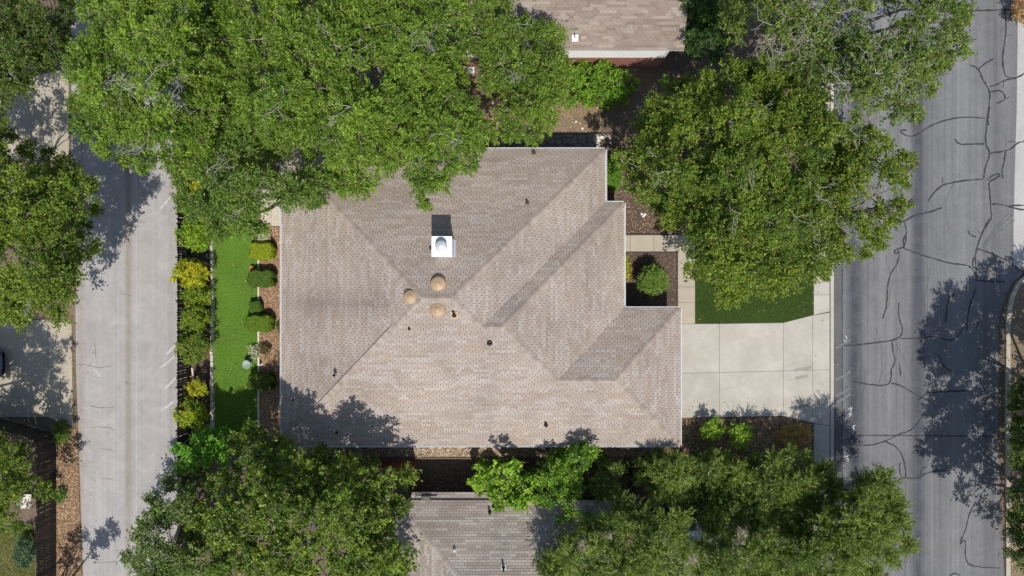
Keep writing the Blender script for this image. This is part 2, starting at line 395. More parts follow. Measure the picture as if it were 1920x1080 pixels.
# beds and lawns as separate sheets
sheet('artificial_lawn', [(402,300),(484,300),(484,812),(402,812)], -.05, .03, M['turf'])
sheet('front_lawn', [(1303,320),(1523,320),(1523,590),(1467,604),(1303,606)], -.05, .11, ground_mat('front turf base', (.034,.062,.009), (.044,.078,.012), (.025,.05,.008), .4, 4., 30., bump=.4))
sheet('mulch_bed', [(487,425),(545,425),(545,812),(487,812)], -.05, .02, M['litter'])
sheet('planting_bed', [(354,300),(397,300),(397,900),(354,900)], -.05, .02, M['mulch'])
sheet('square_mulch_bed', [(1150,474),(1268.5,474),(1268.5,600),(1150,600)], -.05, .105, M['mulch'])
sheet('front_bed', [(1120,270),(1300,270),(1300,440),(1150,440)], -.05, .105, M['mulch'])
sheet('driveway_bed', [(1250,785),(1467,781),(1522,794),(1522,880),(1250,880)], -.05, .105, M['litter'])
sheet('leaf_strip', [(90,792),(146,806),(148,900),(154,1090),(154,1200),(100,1200),(100,830)], -.05, .02, M['litter'])
sheet('gravel_strip', [(540,815),(1290,815),(1290,858),(540,858)], -.05, .02, M['dirt'])
sheet('bare_dirt', [(870,190),(1200,180),(1200,249),(870,249)], -.05, .02, M['dirt'])
sheet('back_lawn_patch', [(-200,985),(50,985),(66,1000),(66,1200),(-200,1200)], -.05, .02, ground_mat('patchy grass', (.13,.13,.035), (.20,.17,.07), (.07,.10,.025), .6, 3., 20., bump=.5))
sheet('grass_verge', [(128,300),(139,300),(143,700),(147,800),(136,790),(130,600)], -.05, .016, M['dirt'])

# ------------------------------------------------------------------ thin things on the pavements
def smooth_pts(p, it=2):
    p = [Vector((x, y, 0)) for x, y in p]
    for _ in range(it):
        if len(p) < 3: break
        q = [p[0]]
        for a, b in zip(p, p[1:]): q += [a*.75+b*.25, a*.25+b*.75]
        q.append(p[-1]); p = q
    return p
def ribbon(name, pxpts, w, z, mat, parent=None, jit=.0, kind=None):
    p = smooth_pts([XY(x, y) for x, y in pxpts], 2)
    if jit:
        dense = []
        for a, b in zip(p, p[1:]):
            k = max(1, int((b-a).length/.25))
            dense += [a.lerp(b, i/k) for i in range(k)]
        dense.append(p[-1]); p = [v + Vector((random.gauss(0, jit), random.gauss(0, jit), 0)) for v in dense]
    V = []; F = []
    for i, v in enumerate(p):
        d = (p[min(i+1,len(p)-1)]-p[max(i-1,0)]); d = d.normalized() if d.length > 1e-6 else Vector((1,0,0))
        n_ = Vector((-d.y, d.x, 0)); ww = w*random.uniform(.55, 1.4)/2 if jit else w/2
        if jit and i in (0, len(p)-1): ww *= .4
        V += [(v.x+n_.x*ww, v.y+n_.y*ww, z), (v.x-n_.x*ww, v.y-n_.y*ww, z)]
    for i in range(len(p)-1): F.append((2*i, 2*i+1, 2*i+3, 2*i+2))
    return obj(name, V, F, mat, parent)
K4 = lambda L: [(1440+x/2, y/2) for x, y in L]
K8 = lambda L: [(1440+x/2, 540+y/2) for x, y in L]
cr4 = [[(745,42),(800,40),(860,38),(915,36)],[(886,40),(893,90),(890,140),(878,205),(880,250),(890,293),(935,292),(960,275)],[(890,135),(915,132)],
 [(650,215),(690,240),(640,285),(600,300)],[(755,243),(790,258),(800,290),(820,325),(832,345),(828,400),(820,460),(812,540),(835,575),(815,620),(808,668)],
 [(790,258),(810,240),(845,220)],[(832,325),(860,318),(885,300),(930,295)],[(835,345),(865,338),(885,350),(890,375),(855,388)],[(890,375),(905,362)],[(885,300),(880,330)],
 [(832,400),(822,440),(826,470)],[(815,443),(730,438),(660,452),(600,475),(560,505),(525,515),(490,490),(520,488)],[(812,540),(760,540),(715,543),(700,520)],
 [(835,575),(880,568),(910,560),(935,535),(960,530)],[(890,568),(885,610),(875,640),(880,670)],[(900,532),(930,532)],
 [(808,672),(740,676),(690,685),(650,695),(615,730),(600,755)],[(652,692),(655,665)],
 [(820,675),(850,652),(875,655),(850,672),(825,680),(832,730),(835,790),(838,820),(815,850),(800,880),(785,920),(775,970),(782,1040)],
 [(838,765),(880,768),(920,780),(960,788)],[(900,772),(960,770)],[(800,885),(785,862)],[(750,865),(755,880),(780,890)],
 [(838,820),(822,830),(812,855),(800,880)],[(785,932),(860,960),(910,985),(940,1010),(965,1025)],[(965,1020),(930,1070),(900,1100)],
 [(655,778),(600,798),(550,805),(510,832),(470,832)],[(512,832),(520,880),(510,930),(495,930),(470,940),(480,955),(493,935),(488,985),(455,1030),(447,1080)],
 [(516,880),(506,900),(510,930)],[(510,932),(570,955),(640,975),(690,990),(740,993),(765,1005),(785,1045)],[(770,965),(765,1000),(785,1010)],[(330,430),(365,460)],[(500,680),(512,700)],[(775,1050),(830,1055),(890,1057)]]
cr8 = [[(447,0),(445,70),(430,115)],[(490,55),(488,110),(505,150),(500,180),(465,198),(380,208),(320,216),(250,218)],[(495,190),(560,190),(630,182)],
 [(465,200),(468,240),(478,270),(470,295),(460,300),(462,355),(430,368),(370,360),(315,350)],[(462,358),(490,362),(530,385),(575,412),(595,395),(640,388),(760,385)],
 [(560,420),(575,412),(605,422)],[(492,280),(498,333)],[(590,460),(560,510),(530,537),(490,548),(440,575),(390,590),(325,588)],
 [(440,575),(490,600),(510,650),(520,710),(500,715),(470,728)],[(497,655),(490,670),(500,710)],[(515,712),(560,715),(600,690),(670,682)],[(570,715),(575,675),(595,670)],
 [(780,800),(755,840),(740,910),(722,945),(720,965),(735,940),(742,960),(738,1010),(755,1045),(870,1050)],[(665,130),(670,70),(680,25),(700,20),(690,35)],
 [(780,0),(750,80),(745,160)],[(745,130),(700,200),(650,190)],[(790,120),(780,150)],[(640,250),(660,300),(690,310)],[(390,1060),(420,1050),(435,1035)],[(680,1080),(700,1068),(720,1078)]]
zc = .022
for L in ([(1700,0),(1712,60),(1704,130),(1716,185)],[(1716,219),(1708,270),(1720,330),(1712,400)],[(1640,610),(1655,660),(1648,720)],[(1755,115),(1735,150),(1700,160)],[(1600,640),(1625,700),(1615,760)],[(1680,640),(1700,690),(1728,740)],[(1700,900),(1690,960),(1705,1020),(1695,1080)],[(1790,340),(1770,380),(1780,430)],[(1660,480),(1672,530),(1664,580)],[(1745,505),(1730,560),(1740,600)]): ribbon('crack', L, .03, .0185, M['road_crack'], road, .03)
for L in cr4: ribbon('crack_seal', K4(L), .085, zc + random.uniform(0, .003), M['tar'], road, .008)
for L in cr8: ribbon('crack_seal', K8(L), .08, zc + random.uniform(0, .003), M['tar'], road, .008)
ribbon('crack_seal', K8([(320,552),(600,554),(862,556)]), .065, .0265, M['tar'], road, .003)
ribbon('crack_seal', [(1579,-100),(1579,540),(1579.5,1180)], .045, .028, M['tar'], road, .003)
for x in (1627, 1739): ribbon('seam', [(x,-100),(x,500),(x+.5,1180)], .02, .0285, M['scuff'], road)
for L in ([(308,445),(312,462),(304,482)],[(299,455),(316,449)],[(301,470),(314,476)],[(318,510),(322,532)],[(311,525),(327,514)],[(295,618),(300,648)],[(287,634),(303,626)],[(838,478),(842,496)],[(832,488),(850,484)],[(290,178),(296,192)],[(283,196),(292,200)]):
    ribbon('paint_mark', K8(L), .032, .0295, M['paint_mark'], road)
for dx in (0, 14, 34): ribbon('tyre_mark', K4([(915+dx*.3,790+dx),(868+dx*.5,835+dx*.6),(826+dx*.3,890),(800+dx*.3,930)]), .04, .0290, M['scuff'], road)
for y0 in (640, 700, 730, 742): ribbon('tyre_mark', [(1566,y0+12),(1580,y0+6),(1594,y0-4)], .16, .0292, M['scuff'], road)
for k in ([(145,683),(165,684),(180,690),(212,686)],[(175,802),(205,800),(215,808)],[(190,840),(215,845)],[(190,896),(216,900)],[(225,548),(250,556)],[(170,760),(190,765),(214,764)],[(240,412),(275,416)],[(185,1055),(225,1052)],[(178,640),(180,672)]):
    ribbon('crack', k, .03, .019, M['hair_crack'], alley, .015)
for (x0, y0, x1, y1) in ((312,665,330,645),(300,690,328,668),(310,728,330,708),(302,770,326,752),(190,706,176,692),(300,392,326,362)):
    ribbon('scrape', [(x0,y0),((x0+x1)/2,(y0+y1)/2+1),(x1,y1)], .13, .0205, M['pale_scrape'], alley, .01)
for (x0, y0, x1, y1) in ((1488,694,1520,688),(1490,709,1513,704),(1487,753,1519,747),(1487,763,1519,758)):
    ribbon('tyre_mark', [(x0,y0),(x1,y1)], .17, .1425, M['skid'], bpy.data.objects['driveway'])

# ------------------------------------------------------------------ scattered small stuff: grass blades, chips, pebbles
def inside(pts, poly):
    x, y = pts[:, 0], pts[:, 1]; c = np.zeros(len(pts), bool); n_ = len(poly)
    for i in range(n_):
        x1, y1 = poly[i]; x2, y2 = poly[i-1]
        t = ((y1 > y) != (y2 > y))
        with np.errstate(divide='ignore', invalid='ignore'):
            c ^= t & (x < (x2-x1)*(y-y1)/((y2-y1) if y2 != y1 else 1e-9) + x1)
    return c
def edge_dist(pts, poly):
    d = np.full(len(pts), 1e9); n_ = len(poly)
    for i in range(n_):
        a = np.array(poly[i-1], float); b = np.array(poly[i], float); ab = b-a
        t = np.clip(((pts-a)@ab)/max(ab@ab, 1e-9), 0, 1)
        d = np.minimum(d, np.linalg.norm(pts-(a+t[:, None]*ab), axis=1))
    return d
def sample_poly(poly, n_):
    poly = np.array(poly, float); lo = poly.min(0); hi = poly.max(0); out = np.zeros((0, 2))
    while len(out) < n_:
        q_ = rng.uniform(lo, hi, (n_*2, 2)); out = np.vstack([out, q_[inside(q_, poly)]])
    return out[:n_]
def chips(name, pxpoly, z, dens, size, pal, mat='chip', aspect=.5, tilt=.5, parent=None, lift=.02):
    poly = px_poly(pxpoly); a = abs(sum(poly[i-1][0]*poly[i][1]-poly[i][0]*poly[i-1][1] for i in range(len(poly))))/2
    n_ = int(a*dens); p = sample_poly(poly, n_); c = np.c_[p, np.full(n_, z)+rng.uniform(.004, lift, n_)]
    th = rng.uniform(0, 2*np.pi, n_); t = rng.normal(0, tilt, n_)
    u = np.c_[np.cos(th)*np.cos(t), np.sin(th)*np.cos(t), np.sin(t)]; w = np.c_[-np.sin(th), np.cos(th), rng.normal(0, tilt*.6, n_)]
    L = rng.uniform(.6, 1.4, n_)[:, None]*size/2
    V = np.stack([c-u*L, c+w*L*aspect, c+u*L, c-w*L*aspect], 1).reshape(-1, 3)
    V[:, 2] = np.maximum(V[:, 2], z+.001)
    pal = np.array(pal); col = pal[rng.integers(0, len(pal), n_)]*rng.uniform(.7, 1.3, (n_, 1))
    o = np_mesh(name, V, np.arange(n_*4).reshape(-1, 4), M[mat], np.repeat(col, 4, 0), parent)
    if parent is None: o['kind'] = 'stuff'
    return o
def blades(name, pxpoly, z, dens, h, pal):
    poly = px_poly(pxpoly); a = abs(sum(poly[i-1][0]*poly[i][1]-poly[i][0]*poly[i-1][1] for i in range(len(poly))))/2
    n_ = int(a*dens); p = sample_poly(poly, n_); c = np.c_[p, np.full(n_, z)]
    th = rng.uniform(0, 2*np.pi, n_); u = np.c_[np.cos(th), np.sin(th), np.zeros(n_)]
    hh = h*rng.uniform(.6, 1.3, n_)[:, None]; ln = rng.normal(0, .5, (n_, 2)); tip = c+np.c_[ln, np.ones(n_)]*hh
    w = .011
    V = np.stack([c-u*w, c+u*w, tip], 1).reshape(-1, 3)
    pal = np.array(pal); f = .5+rng.normal(0,.15,n_)+.5*np.sin(p[:, 0]*1.7+np.sin(p[:, 1]*.9)*2)*np.cos(p[:, 1]*1.1)
    col = pal[rng.integers(0, len(pal), n_)]*(rng.uniform(.75, 1.25, n_)*(.78+.42*f))[:, None]
    o = np_mesh(name, V, np.arange(n_*3).reshape(-1, 3), M['leaf'], np.repeat(col, 3, 0), nv=3); o['kind'] = 'stuff'
    return o
blades('lawn_grass', [(403,300),(483,300),(483,812),(403,812)], .03, 1800, .035, [(.19,.36,.036),(.23,.41,.05),(.15,.30,.028)])
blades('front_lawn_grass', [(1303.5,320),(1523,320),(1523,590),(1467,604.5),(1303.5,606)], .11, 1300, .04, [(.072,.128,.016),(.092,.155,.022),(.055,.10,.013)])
blades('back_grass', [(-60,985),(50,985),(66,1000),(66,1100),(-60,1100)], .02, 900, .07, [(.12,.16,.03),(.20,.18,.07),(.09,.14,.02)])
blades('verge_grass', [(129,590),(139,590),(143,700),(147,800),(138,790),(134,605)], .016, 500, .07, [(.20,.16,.07),(.10,.12,.03),(.25,.19,.09)])
TAN = [(.42,.26,.15),(.33,.20,.11),(.50,.34,.21),(.24,.14,.08),(.37,.25,.16)]
DRY = [(.34,.23,.14),(.40,.29,.19),(.22,.14,.08),(.28,.19,.11)]
DK = [(.16,.11,.08),(.11,.078,.058),(.21,.15,.11),(.085,.062,.05)]
chips('mulch_chips', [(487,425),(543,425),(543,812),(487,812)], .02, 420, .085, TAN)
chips('leaf_litter', [(92,795),(146,806),(148,900),(154,1090),(100,1090),(100,830)], .02, 330, .10, TAN+DRY)
chips('leaf_litter', [(1276,786),(1467,782),(1521,795),(1521,875),(1276,875)], .105, 300, .11, DRY+TAN+DK[:1])
chips('dark_mulch_chips', [(1165,475),(1268,475),(1268,590),(1165,590)], .105, 330, .085, DK)
chips('dark_mulch_chips', [(1130,280),(1298,280),(1298,440),(1150,440)], .105, 220, .09, DK+TAN[:2])
chips('dark_mulch_chips', [(354,300),(397,300),(397,900),(354,900)], .02, 180, .09, DK)
chips('gravel', [(540,815),(1290,815),(1290,855),(540,855)], .02, 420, .10, [(.46,.37,.27),(.36,.28,.20),(.54,.45,.35),(.25,.18,.12),(.40,.27,.17)], aspect=.75, lift=.04)
chips('leaf_litter', [(540,858),(1290,858),(1290,940),(540,940)], .0, 110, .11, DRY+DK)
chips('leaf_litter', [(870,130),(1230,130),(1230,249),(870,249)], .02, 90, .10, DRY+TAN)
chips('leaf_litter', [(1240,130),(1520,130),(1520,320),(1240,320)], .09, 60, .11, DRY+DK)
chips('patio_pebbles', [(489,400),(508,400),(508,424),(489,424)], .033, 220, .09, [(.5,.42,.34),(.62,.55,.46),(.38,.3,.23)], aspect=.8)
chips('fallen_leaves', [(1303,480),(1523,480),(1523,590),(1467,604),(1303,606)], .14, 3.5, .09, DRY)
chips('fallen_leaves', [(1277,740),(1467,740),(1550,760),(1550,797),(1467,780),(1277,783)], .139, 5, .08, DRY+DK)
chips('fallen_leaves', [(1524,520),(1600,500),(1600,900),(1524,900)], .139, 1.5, .08, DRY+DK)
chips('fallen_leaves', [(140,600),(175,600),(185,1080),(156,1080)], .02, 5, .08, DRY)
chips('fallen_leaves', [(403,440),(483,440),(483,800),(403,800)], .06, 2.5, .08, TAN)
chips('fallen_leaves', [(1886,700),(1905,700),(1905,1090),(1890,1090)], .13, 60, .10, DRY)

# ------------------------------------------------------------------ roofs and houses
def clip_convex(poly, conv):
    out = poly
    n_ = len(conv)
    for i in range(n_):
        a = conv[i]; b = conv[(i+1) % n_]; inp = out; out = []
        if not inp: return []
        side = lambda p: (b[0]-a[0])*(p[1]-a[1])-(b[1]-a[1])*(p[0]-a[0])
        for j in range(len(inp)):
            p, q_ = inp[j-1], inp[j]; sp, sq = side(p), side(q_)
            if sq >= -1e-9:
                if sp < -1e-9: t = sp/(sp-sq); out.append((p[0]+(q_[0]-p[0])*t, p[1]+(q_[1]-p[1])*t))
                out.append(q_)
            elif sp >= -1e-9: t = sp/(sp-sq); out.append((p[0]+(q_[0]-p[0])*t, p[1]+(q_[1]-p[1])*t))
    return out

_tone_meshes = {}
def shingle_roof(roof, faces, pal, w=.30, ex=.145, gap=.024, keep=300, view=None, var=.12, run=.55):
    """faces: list of (convex pieces [list of xy], eave dir xy, upslope dir xy, pitch, plane z function). Nearest full tabs become parts."""
    V = []; F = []; T = []; singles = []
    base = Vector(wloc(roof))
    pal = [np.array(c) for c in pal]
    for pieces, up, m, zf in faces:
        up = np.array(up, float); ud = np.array((up[1], -up[0])); cs = 1/math.sqrt(1+m*m)
        o0 = np.array(pieces[0][0], float)
        allp = np.array([p for pc in pieces for p in pc], float)
        vv = (allp-o0)@up; uu = (allp-o0)@ud
        exh = ex*cs
        v0 = vv.min(); rows = int((vv.max()-v0)/exh)+1
        nrm = Vector((-up[0]*m*cs, -up[1]*m*cs, cs)); u3 = Vector((ud[0], ud[1], 0)); s3 = Vector((up[0]*cs, up[1]*cs, m*cs))
        pcs = []
        for pc in pieces:
            L = [tuple(((np.array(p)-o0)@ud, (np.array(p)-o0)@up)) for p in pc]
            if sum(L[i-1][0]*L[i][1]-L[i][0]*L[i-1][1] for i in range(len(L))) < 0: L = L[::-1]
            xs = [p[0] for p in L]; ysx = [p[1] for p in L]
            pcs.append((L, min(xs), max(xs), min(ysx), max(ysx)))
        for r in range(rows):
            a = v0+r*exh; b = a+exh; off = (r % 2)*w/2 + random.uniform(-.01, .01) + (r*.037 % w)*.3
            k0 = int((uu.min()-off)/w)-1; k1 = int((uu.max()-off)/w)+1; st = random.random(); ci = random.randrange(len(pal))
            for k in range(k0, k1+1):
                if random.random() > run: st = random.gauss(.5, .28); ci = random.randrange(len(pal))
                x0 = off+k*w; sq = [(x0+gap/2, a), (x0+w-gap/2, a), (x0+w-gap/2, b), (x0+gap/2, b)]
                col = pal[ci]*(1+var*(st-.5)*2+random.gauss(0, var*.3))
                for L, lx, hx, ly, hy in pcs:
                    if x0+w < lx or x0 > hx or b < ly or a > hy: continue
                    c = clip_convex(sq, L)
                    if len(c) < 3: continue
                    ar = abs(sum(c[i-1][0]*c[i][1]-c[i][0]*c[i-1][1] for i in range(len(c))))/2
                    if ar < .002: continue
                    full = ar > .995*(w-gap)*exh
                    pts = []
                    for (u, v) in c:
                        xy = o0+ud*u+up*v; h = .018-.013*(v-a)/exh
                        pts.append(Vector((xy[0], xy[1], zf(xy[0], xy[1])))+nrm*h)
                    if full:
                        cc = o0+ud*(x0+w/2)+up*a
                        singles.append((Vector((cc[0], cc[1], zf(cc[0], cc[1]))), u3, s3, nrm, col, pts, c, a)); continue
                    addsh(V, F, T, pts, c, a, nrm, col)
    vw = view or Vector((0, 0, H))
    singles.sort(key=lambda s_: (s_[0]-vw).length)
    for s_ in singles[keep:]: addsh(V, F, T, s_[5], s_[6], s_[7], s_[3], s_[4])
    me = bpy.data.meshes.new('shingles'); me.from_pydata([tuple(v-base) for v in V], [], F)
    at = me.color_attributes.new('tint', 'FLOAT_COLOR', 'POINT')
    t4 = np.ones((len(V), 4), np.float32); t4[:, :3] = np.array(T); at.data.foreach_set('color', t4.ravel())
    me.update(); o = link('shingles', me, M['shingle'], roof); o['kind'] = 'stuff'
    # single tabs: a few tones of one mesh, shared
    tones = []
    for i in range(14):
        key = (id(roof), i); c = singles[min(len(singles)-1, int(i*len(singles)/14))][4]
        me = bpy.data.meshes.new('shingle'); hw = (w-gap)/2
        vv = [(-hw,0,0),(hw,0,0),(hw,0,.018),(-hw,0,.018),(hw,ex,.005),(-hw,ex,.005),(hw,ex,0),(-hw,ex,0)]
        me.from_pydata(vv, [], [(0,1,2,3),(3,2,4,5),(1,6,4,2),(0,3,5,7)])
        at = me.color_attributes.new('tint', 'FLOAT_COLOR', 'POINT')
        t4 = np.ones((8, 4), np.float32); t4[:, :3] = c; at.data.foreach_set('color', t4.ravel())
        me.materials.append(M['shingle']); me.update(); tones.append((c, me))
    for s_ in singles[:keep]:
        me = min(tones, key=lambda t_: abs(t_[0]-s_[4]).sum())[1]
        o = bpy.data.objects.new('shingle', me); COL.objects.link(o); o.parent = roof
        mt = Matrix((( *s_[1],), (*s_[2],), (*s_[3],))).transposed().to_4x4(); mt.translation = s_[0]-base
        o.matrix_local = mt
def addsh(V, F, T, pts, c, a, nrm, col):
    n0 = len(V); V += pts; F.append(tuple(range(n0, n0+len(pts)))); T += [col]*len(pts)
    for i in range(len(c)):
        j = (i+1) % len(c)
        if abs(c[i][1]-a) < 1e-6 and abs(c[j][1]-a) < 1e-6:
            n1 = len(V); V += [pts[i], pts[j], pts[j]-nrm*.018, pts[i]-nrm*.018]; F.append((n1, n1+3, n1+2, n1+1)); T += [col*.9]*4

def ridge_caps(roof, segs, pal, zf, step=.2, w=.30):
    """small folded cap shingles along hips and ridges"""
    V = []; F = []; T = []; base = Vector(wloc(roof))
    for a, b in segs:                       # a low end, b high end (Vectors on the roof)
        d = b-a; L = d.length; d = d/L; hd = Vector((d.x, d.y, 0)).normalized(); s = Vector((-hd.y, hd.x, 0))
        n_ = int(L/step)
        for i in range(n_):
            p0 = a+d*(i*step); p1 = a+d*min(L, i*step+step*1.15); col = np.array(random.choice(pal))*random.uniform(.88, 1.12)
            q_ = []
            for p, lift in ((p0, .034), (p1, .026)):
                for sd_ in (-1, 0, 1):
                    e = p+s*sd_*w/2; z = zf(e.x, e.y) if sd_ else p.z
                    q_.append(Vector((e.x, e.y, z+lift*(1 if sd_ == 0 else .8))))
            n0 = len(V); V += q_; F += [(n0,n0+1,n0+4,n0+3),(n0+1,n0+2,n0+5,n0+4)]
            dn = Vector((0,0,.03)); V += [q_[0]-dn, q_[1]-dn, q_[2]-dn]; F += [(n0+6,n0+7,n0+1,n0),(n0+7,n0+8,n0+2,n0+1)]
            T += [col]*9
    me = bpy.data.meshes.new('ridge_caps'); me.from_pydata([tuple(v-base) for v in V], [], F)
    at = me.color_attributes.new('tint', 'FLOAT_COLOR', 'POINT')
    t4 = np.ones((len(V), 4), np.float32); t4[:, :3] = np.array(T); at.data.foreach_set('color', t4.ravel())
    me.update(); o = link('ridge_caps', me, M['shingle'], roof); o['kind'] = 'stuff'

def gutter(parent, a, b, z, out, mat, w=.095):
    """open trough along the eave from a to b (xy); out = outward direction"""
    a = Vector((*a, 0)); b = Vector((*b, 0)); o = Vector((*out, 0))
    m_ = MB()
    def strip(d0, d1, z0, z1):
        v = []
        for zz in (z0, z1):
            for p, d in ((a, d0), (b, d0), (b, d1), (a, d1)): v.append((p.x+o.x*d, p.y+o.y*d, zz))
        m_.add(v, [(3,2,1,0),(4,5,6,7),(0,1,5,4),(1,2,6,5),(2,3,7,6),(3,0,4,7)])
    strip(.004, .02, z-.13, z-.005); strip(w-.028, w, z-.13, z+.008); strip(.02, w-.028, z-.13, z-.118)
    L = (b-a).length; n_ = max(2, int(L/1.8))
    for i in range(1, n_):
        c = a.lerp(b, i/n_); t_ = (b-a).normalized()*.012
        v = []
        for zz in (z-.02, z+.004):
            for p, d in ((c-t_, .02), (c+t_, .02), (c+t_, w-.028), (c-t_, w-.028)): v.append((p.x+o.x*d, p.y+o.y*d, zz))
        m_.add(v, [(3,2,1,0),(4,5,6,7),(0,1,5,4),(1,2,6,5),(2,3,7,6),(3,0,4,7)])
    return m_.build('gutter', mat, parent)

def roof_deck(name, polys3, eave_loop, ze, mat, parent, thick=.19):
    """closed solid: top planes, fascia and soffit"""
    b = MB()
    for p in polys3: b.add(p, [tuple(range(len(p)))])
    n_ = len(eave_loop)
    b.add([(x, y, ze) for x, y in eave_loop]+[(x, y, ze-thick) for x, y in eave_loop],
          [(i, n_+i, n_+(i+1) % n_, (i+1) % n_) for i in range(n_)]+[tuple(range(n_, 2*n_))])
    return b.build(name, mat, parent)

# --- the main house
EZ, PM = 2.6, .42
X0, XA, XB, XC = -13.07, 5.295, 6.354, 9.53
Y0, YA, YB, YC = -8.93, 7.87, 4.84, -1.15
hA, hB, hC = (YA-Y0)/2, (YB-Y0)/2, (YC-Y0)/2
RA1 = (X0+hA, Y0+hA); RA2 = (XA-hA, Y0+hA); RB1 = (RA2[0]+(hA-hB), Y0+hB); RB2 = (XB-hB, Y0+hB); RC1 = (RB2[0]+(hB-hC), Y0+hC); RC2 = (XC-hC, Y0+hC)
def hz(x, y):
    a = min(x-X0, XA-x, y-Y0, YA-y); b = min(XB-x, y-Y0, YB-y); c = min(XC-x, y-Y0, YC-y)
    return EZ+PM*max(a, b, c)
zS = lambda x, y: EZ+PM*(y-Y0)
faces = {
 'south': ([[(X0,Y0),(RA1[0],Y0),RA1],[(RA1[0],Y0),(RA2[0],Y0),RA2,RA1],[(RA2[0],Y0),(RB1[0],Y0),RB1,RA2],[(RB1[0],Y0),(RB2[0],Y0),RB2,RB1],[(RB2[0],Y0),(RC1[0],Y0),RC1,RB2],[(RC1[0],Y0),(RC2[0],Y0),RC2,RC1],[(RC2[0],Y0),(XC,Y0),RC2]], (0,1), PM, zS),
 'west': ([[(X0,YA),(X0,Y0),RA1]], (1,0), PM, lambda x, y: EZ+PM*(x-X0)),
 'north': ([[(XA,YA),(X0,YA),RA1,RA2]], (0,-1), PM, lambda x, y: EZ+PM*(YA-y)),
 'eastA': ([[(XA,YB),(XA,YA),RA2,RB1]], (-1,0), PM, lambda x, y: EZ+PM*(XA-x)),
 'northB': ([[(XB,YB),(XA,YB),RB1,RB2]], (0,-1), PM, lambda x, y: EZ+PM*(YB-y)),
 'eastB': ([[(XB,YC),(XB,YB),RB2,RC1]], (-1,0), PM, lambda x, y: EZ+PM*(XB-x)),
 'northC': ([[(XC,YC),(XB,YC),RC1,RC2]], (0,-1), PM, lambda x, y: EZ+PM*(YC-y)),
 'eastC': ([[(XC,Y0),(XC,YC),RC2]], (-1,0), PM, lambda x, y: EZ+PM*(XC-x))}
house = empty('house', (-2, -1, 0), 'large single storey house with tan shingle hip roof and white gutters', 'house')
eave = [(X0,Y0),(XC,Y0),(XC,YC),(XB,YC),(XB,YB),(XA,YB),(XA,YA),(X0,YA)]
polys = []
for k, (pc, up, m_, zf) in faces.items():
    if k == 'south': pts = [(X0,Y0),(XC,Y0),RC2,RC1,RB2,RB1,RA2,RA1]
    else: pts = pc[0]
    polys.append([(x, y, zf(x, y)) for x, y in pts])
M['deck'] = plain('roof underlayment', (.10,.088,.08), .95)
roof = roof_deck('roof', polys, eave, EZ, M['deck'], house)
ROOFPAL = [(.300,.248,.206),(.312,.261,.221),(.324,.278,.242),(.288,.233,.190),(.304,.255,.215),(.338,.298,.266)]
shingle_roof(roof, list(faces.values()), ROOFPAL, var=.05, run=.42)
V3 = lambda p: Vector((p[0], p[1], hz(*p)))
C3 = lambda x, y: Vector((x, y, EZ))
ridge_caps(roof, [(C3(X0,Y0),V3(RA1)),(C3(X0,YA),V3(RA1)),(C3(XA,YA),V3(RA2)),(V3(RB1),V3(RA2)),(V3(RA1),V3(RA2)),(V3(RB1),V3(RB2)),(C3(XB,YB),V3(RB2)),(V3(RC1),V3(RB2)),(V3(RC1),V3(RC2)),(C3(XC,YC),V3(RC2)),(C3(XC,Y0),V3(RC2))], [(.292,.244,.206),(.306,.260,.222),(.272,.224,.186)], hz)
gw = MB(); i_ = .5
gw.prism([(X0+i_,Y0+i_),(XC-i_,Y0+i_),(XC-i_,YC-i_),(XB-i_,YC-i_),(XB-i_,YB-i_),(XA-i_,YB-i_),(XA-i_,YA-i_),(X0+i_,YA-i_)], 0, EZ-.195); gw.build('wall', M['house_brick'], house)
gd = MB(); gd.box(XC-i_, XC-i_+.05, -7.9, -2.9, .14, 2.3); gd.build('garage_door', M['white_trim'], house)
fd = MB(); fd.box(XB-i_, XB-i_+.05, 2.2, 3.2, .14, 2.25); fd.build('front_door', M['vent_brown'], house)
for a, b, o in (((X0,Y0),(XC,Y0),(0,-1)),((XC,Y0),(XC,YC),(1,0)),((XB,YC),(XC,YC),(0,1)),((XB,YC+.115),(XB,YB),(1,0)),((XA,YB),(XB,YB),(0,1)),((XA,YB+.115),(XA,YA),(1,0)),((X0,YA),(XA,YA),(0,1)),((X0,Y0),(X0,YA),(-1,0))):
    gutter(house, a, b, EZ, o, M['white_trim'])

# chimney
cx, cy = -3.57, 2.11; s_ = .47; rz = hz(cx, cy)
ch = MB(); ch.box(cx-s_, cx+s_, cy-s_, cy+s_, rz-.6, 6.62); chim = ch.build('chimney', M['white'], house)
cp = MB(); cp.box(cx-s_-.05, cx+s_+.05, cy-s_-.05, cy+s_+.05, 6.623, 6.70)
t = .06
cp.add([(cx-s_-.02,cy-s_-.02,6.70),(cx+s_+.02,cy-s_-.02,6.70),(cx+s_+.02,cy+s_+.02,6.70),(cx-s_-.02,cy+s_+.02,6.70),(cx-.24,cy-.24,6.78),(cx+.24,cy-.24,6.78),(cx+.24,cy+.24,6.78),(cx-.24,cy+.24,6.78)],
       [(0,1,5,4),(1,2,6,5),(2,3,7,6),(3,0,4,7),(4,5,6,7)])
cp.build('chimney_cap', M['white'], chim)
fl = MB(); fl.lathe((cx, cy+.02, 6.785), [(.25,0),(.25,.16),(.29,.165),(.29,.27),(.25,.31),(.05,.35)], 20); fl.build('flue', M['flue'], chim, True)
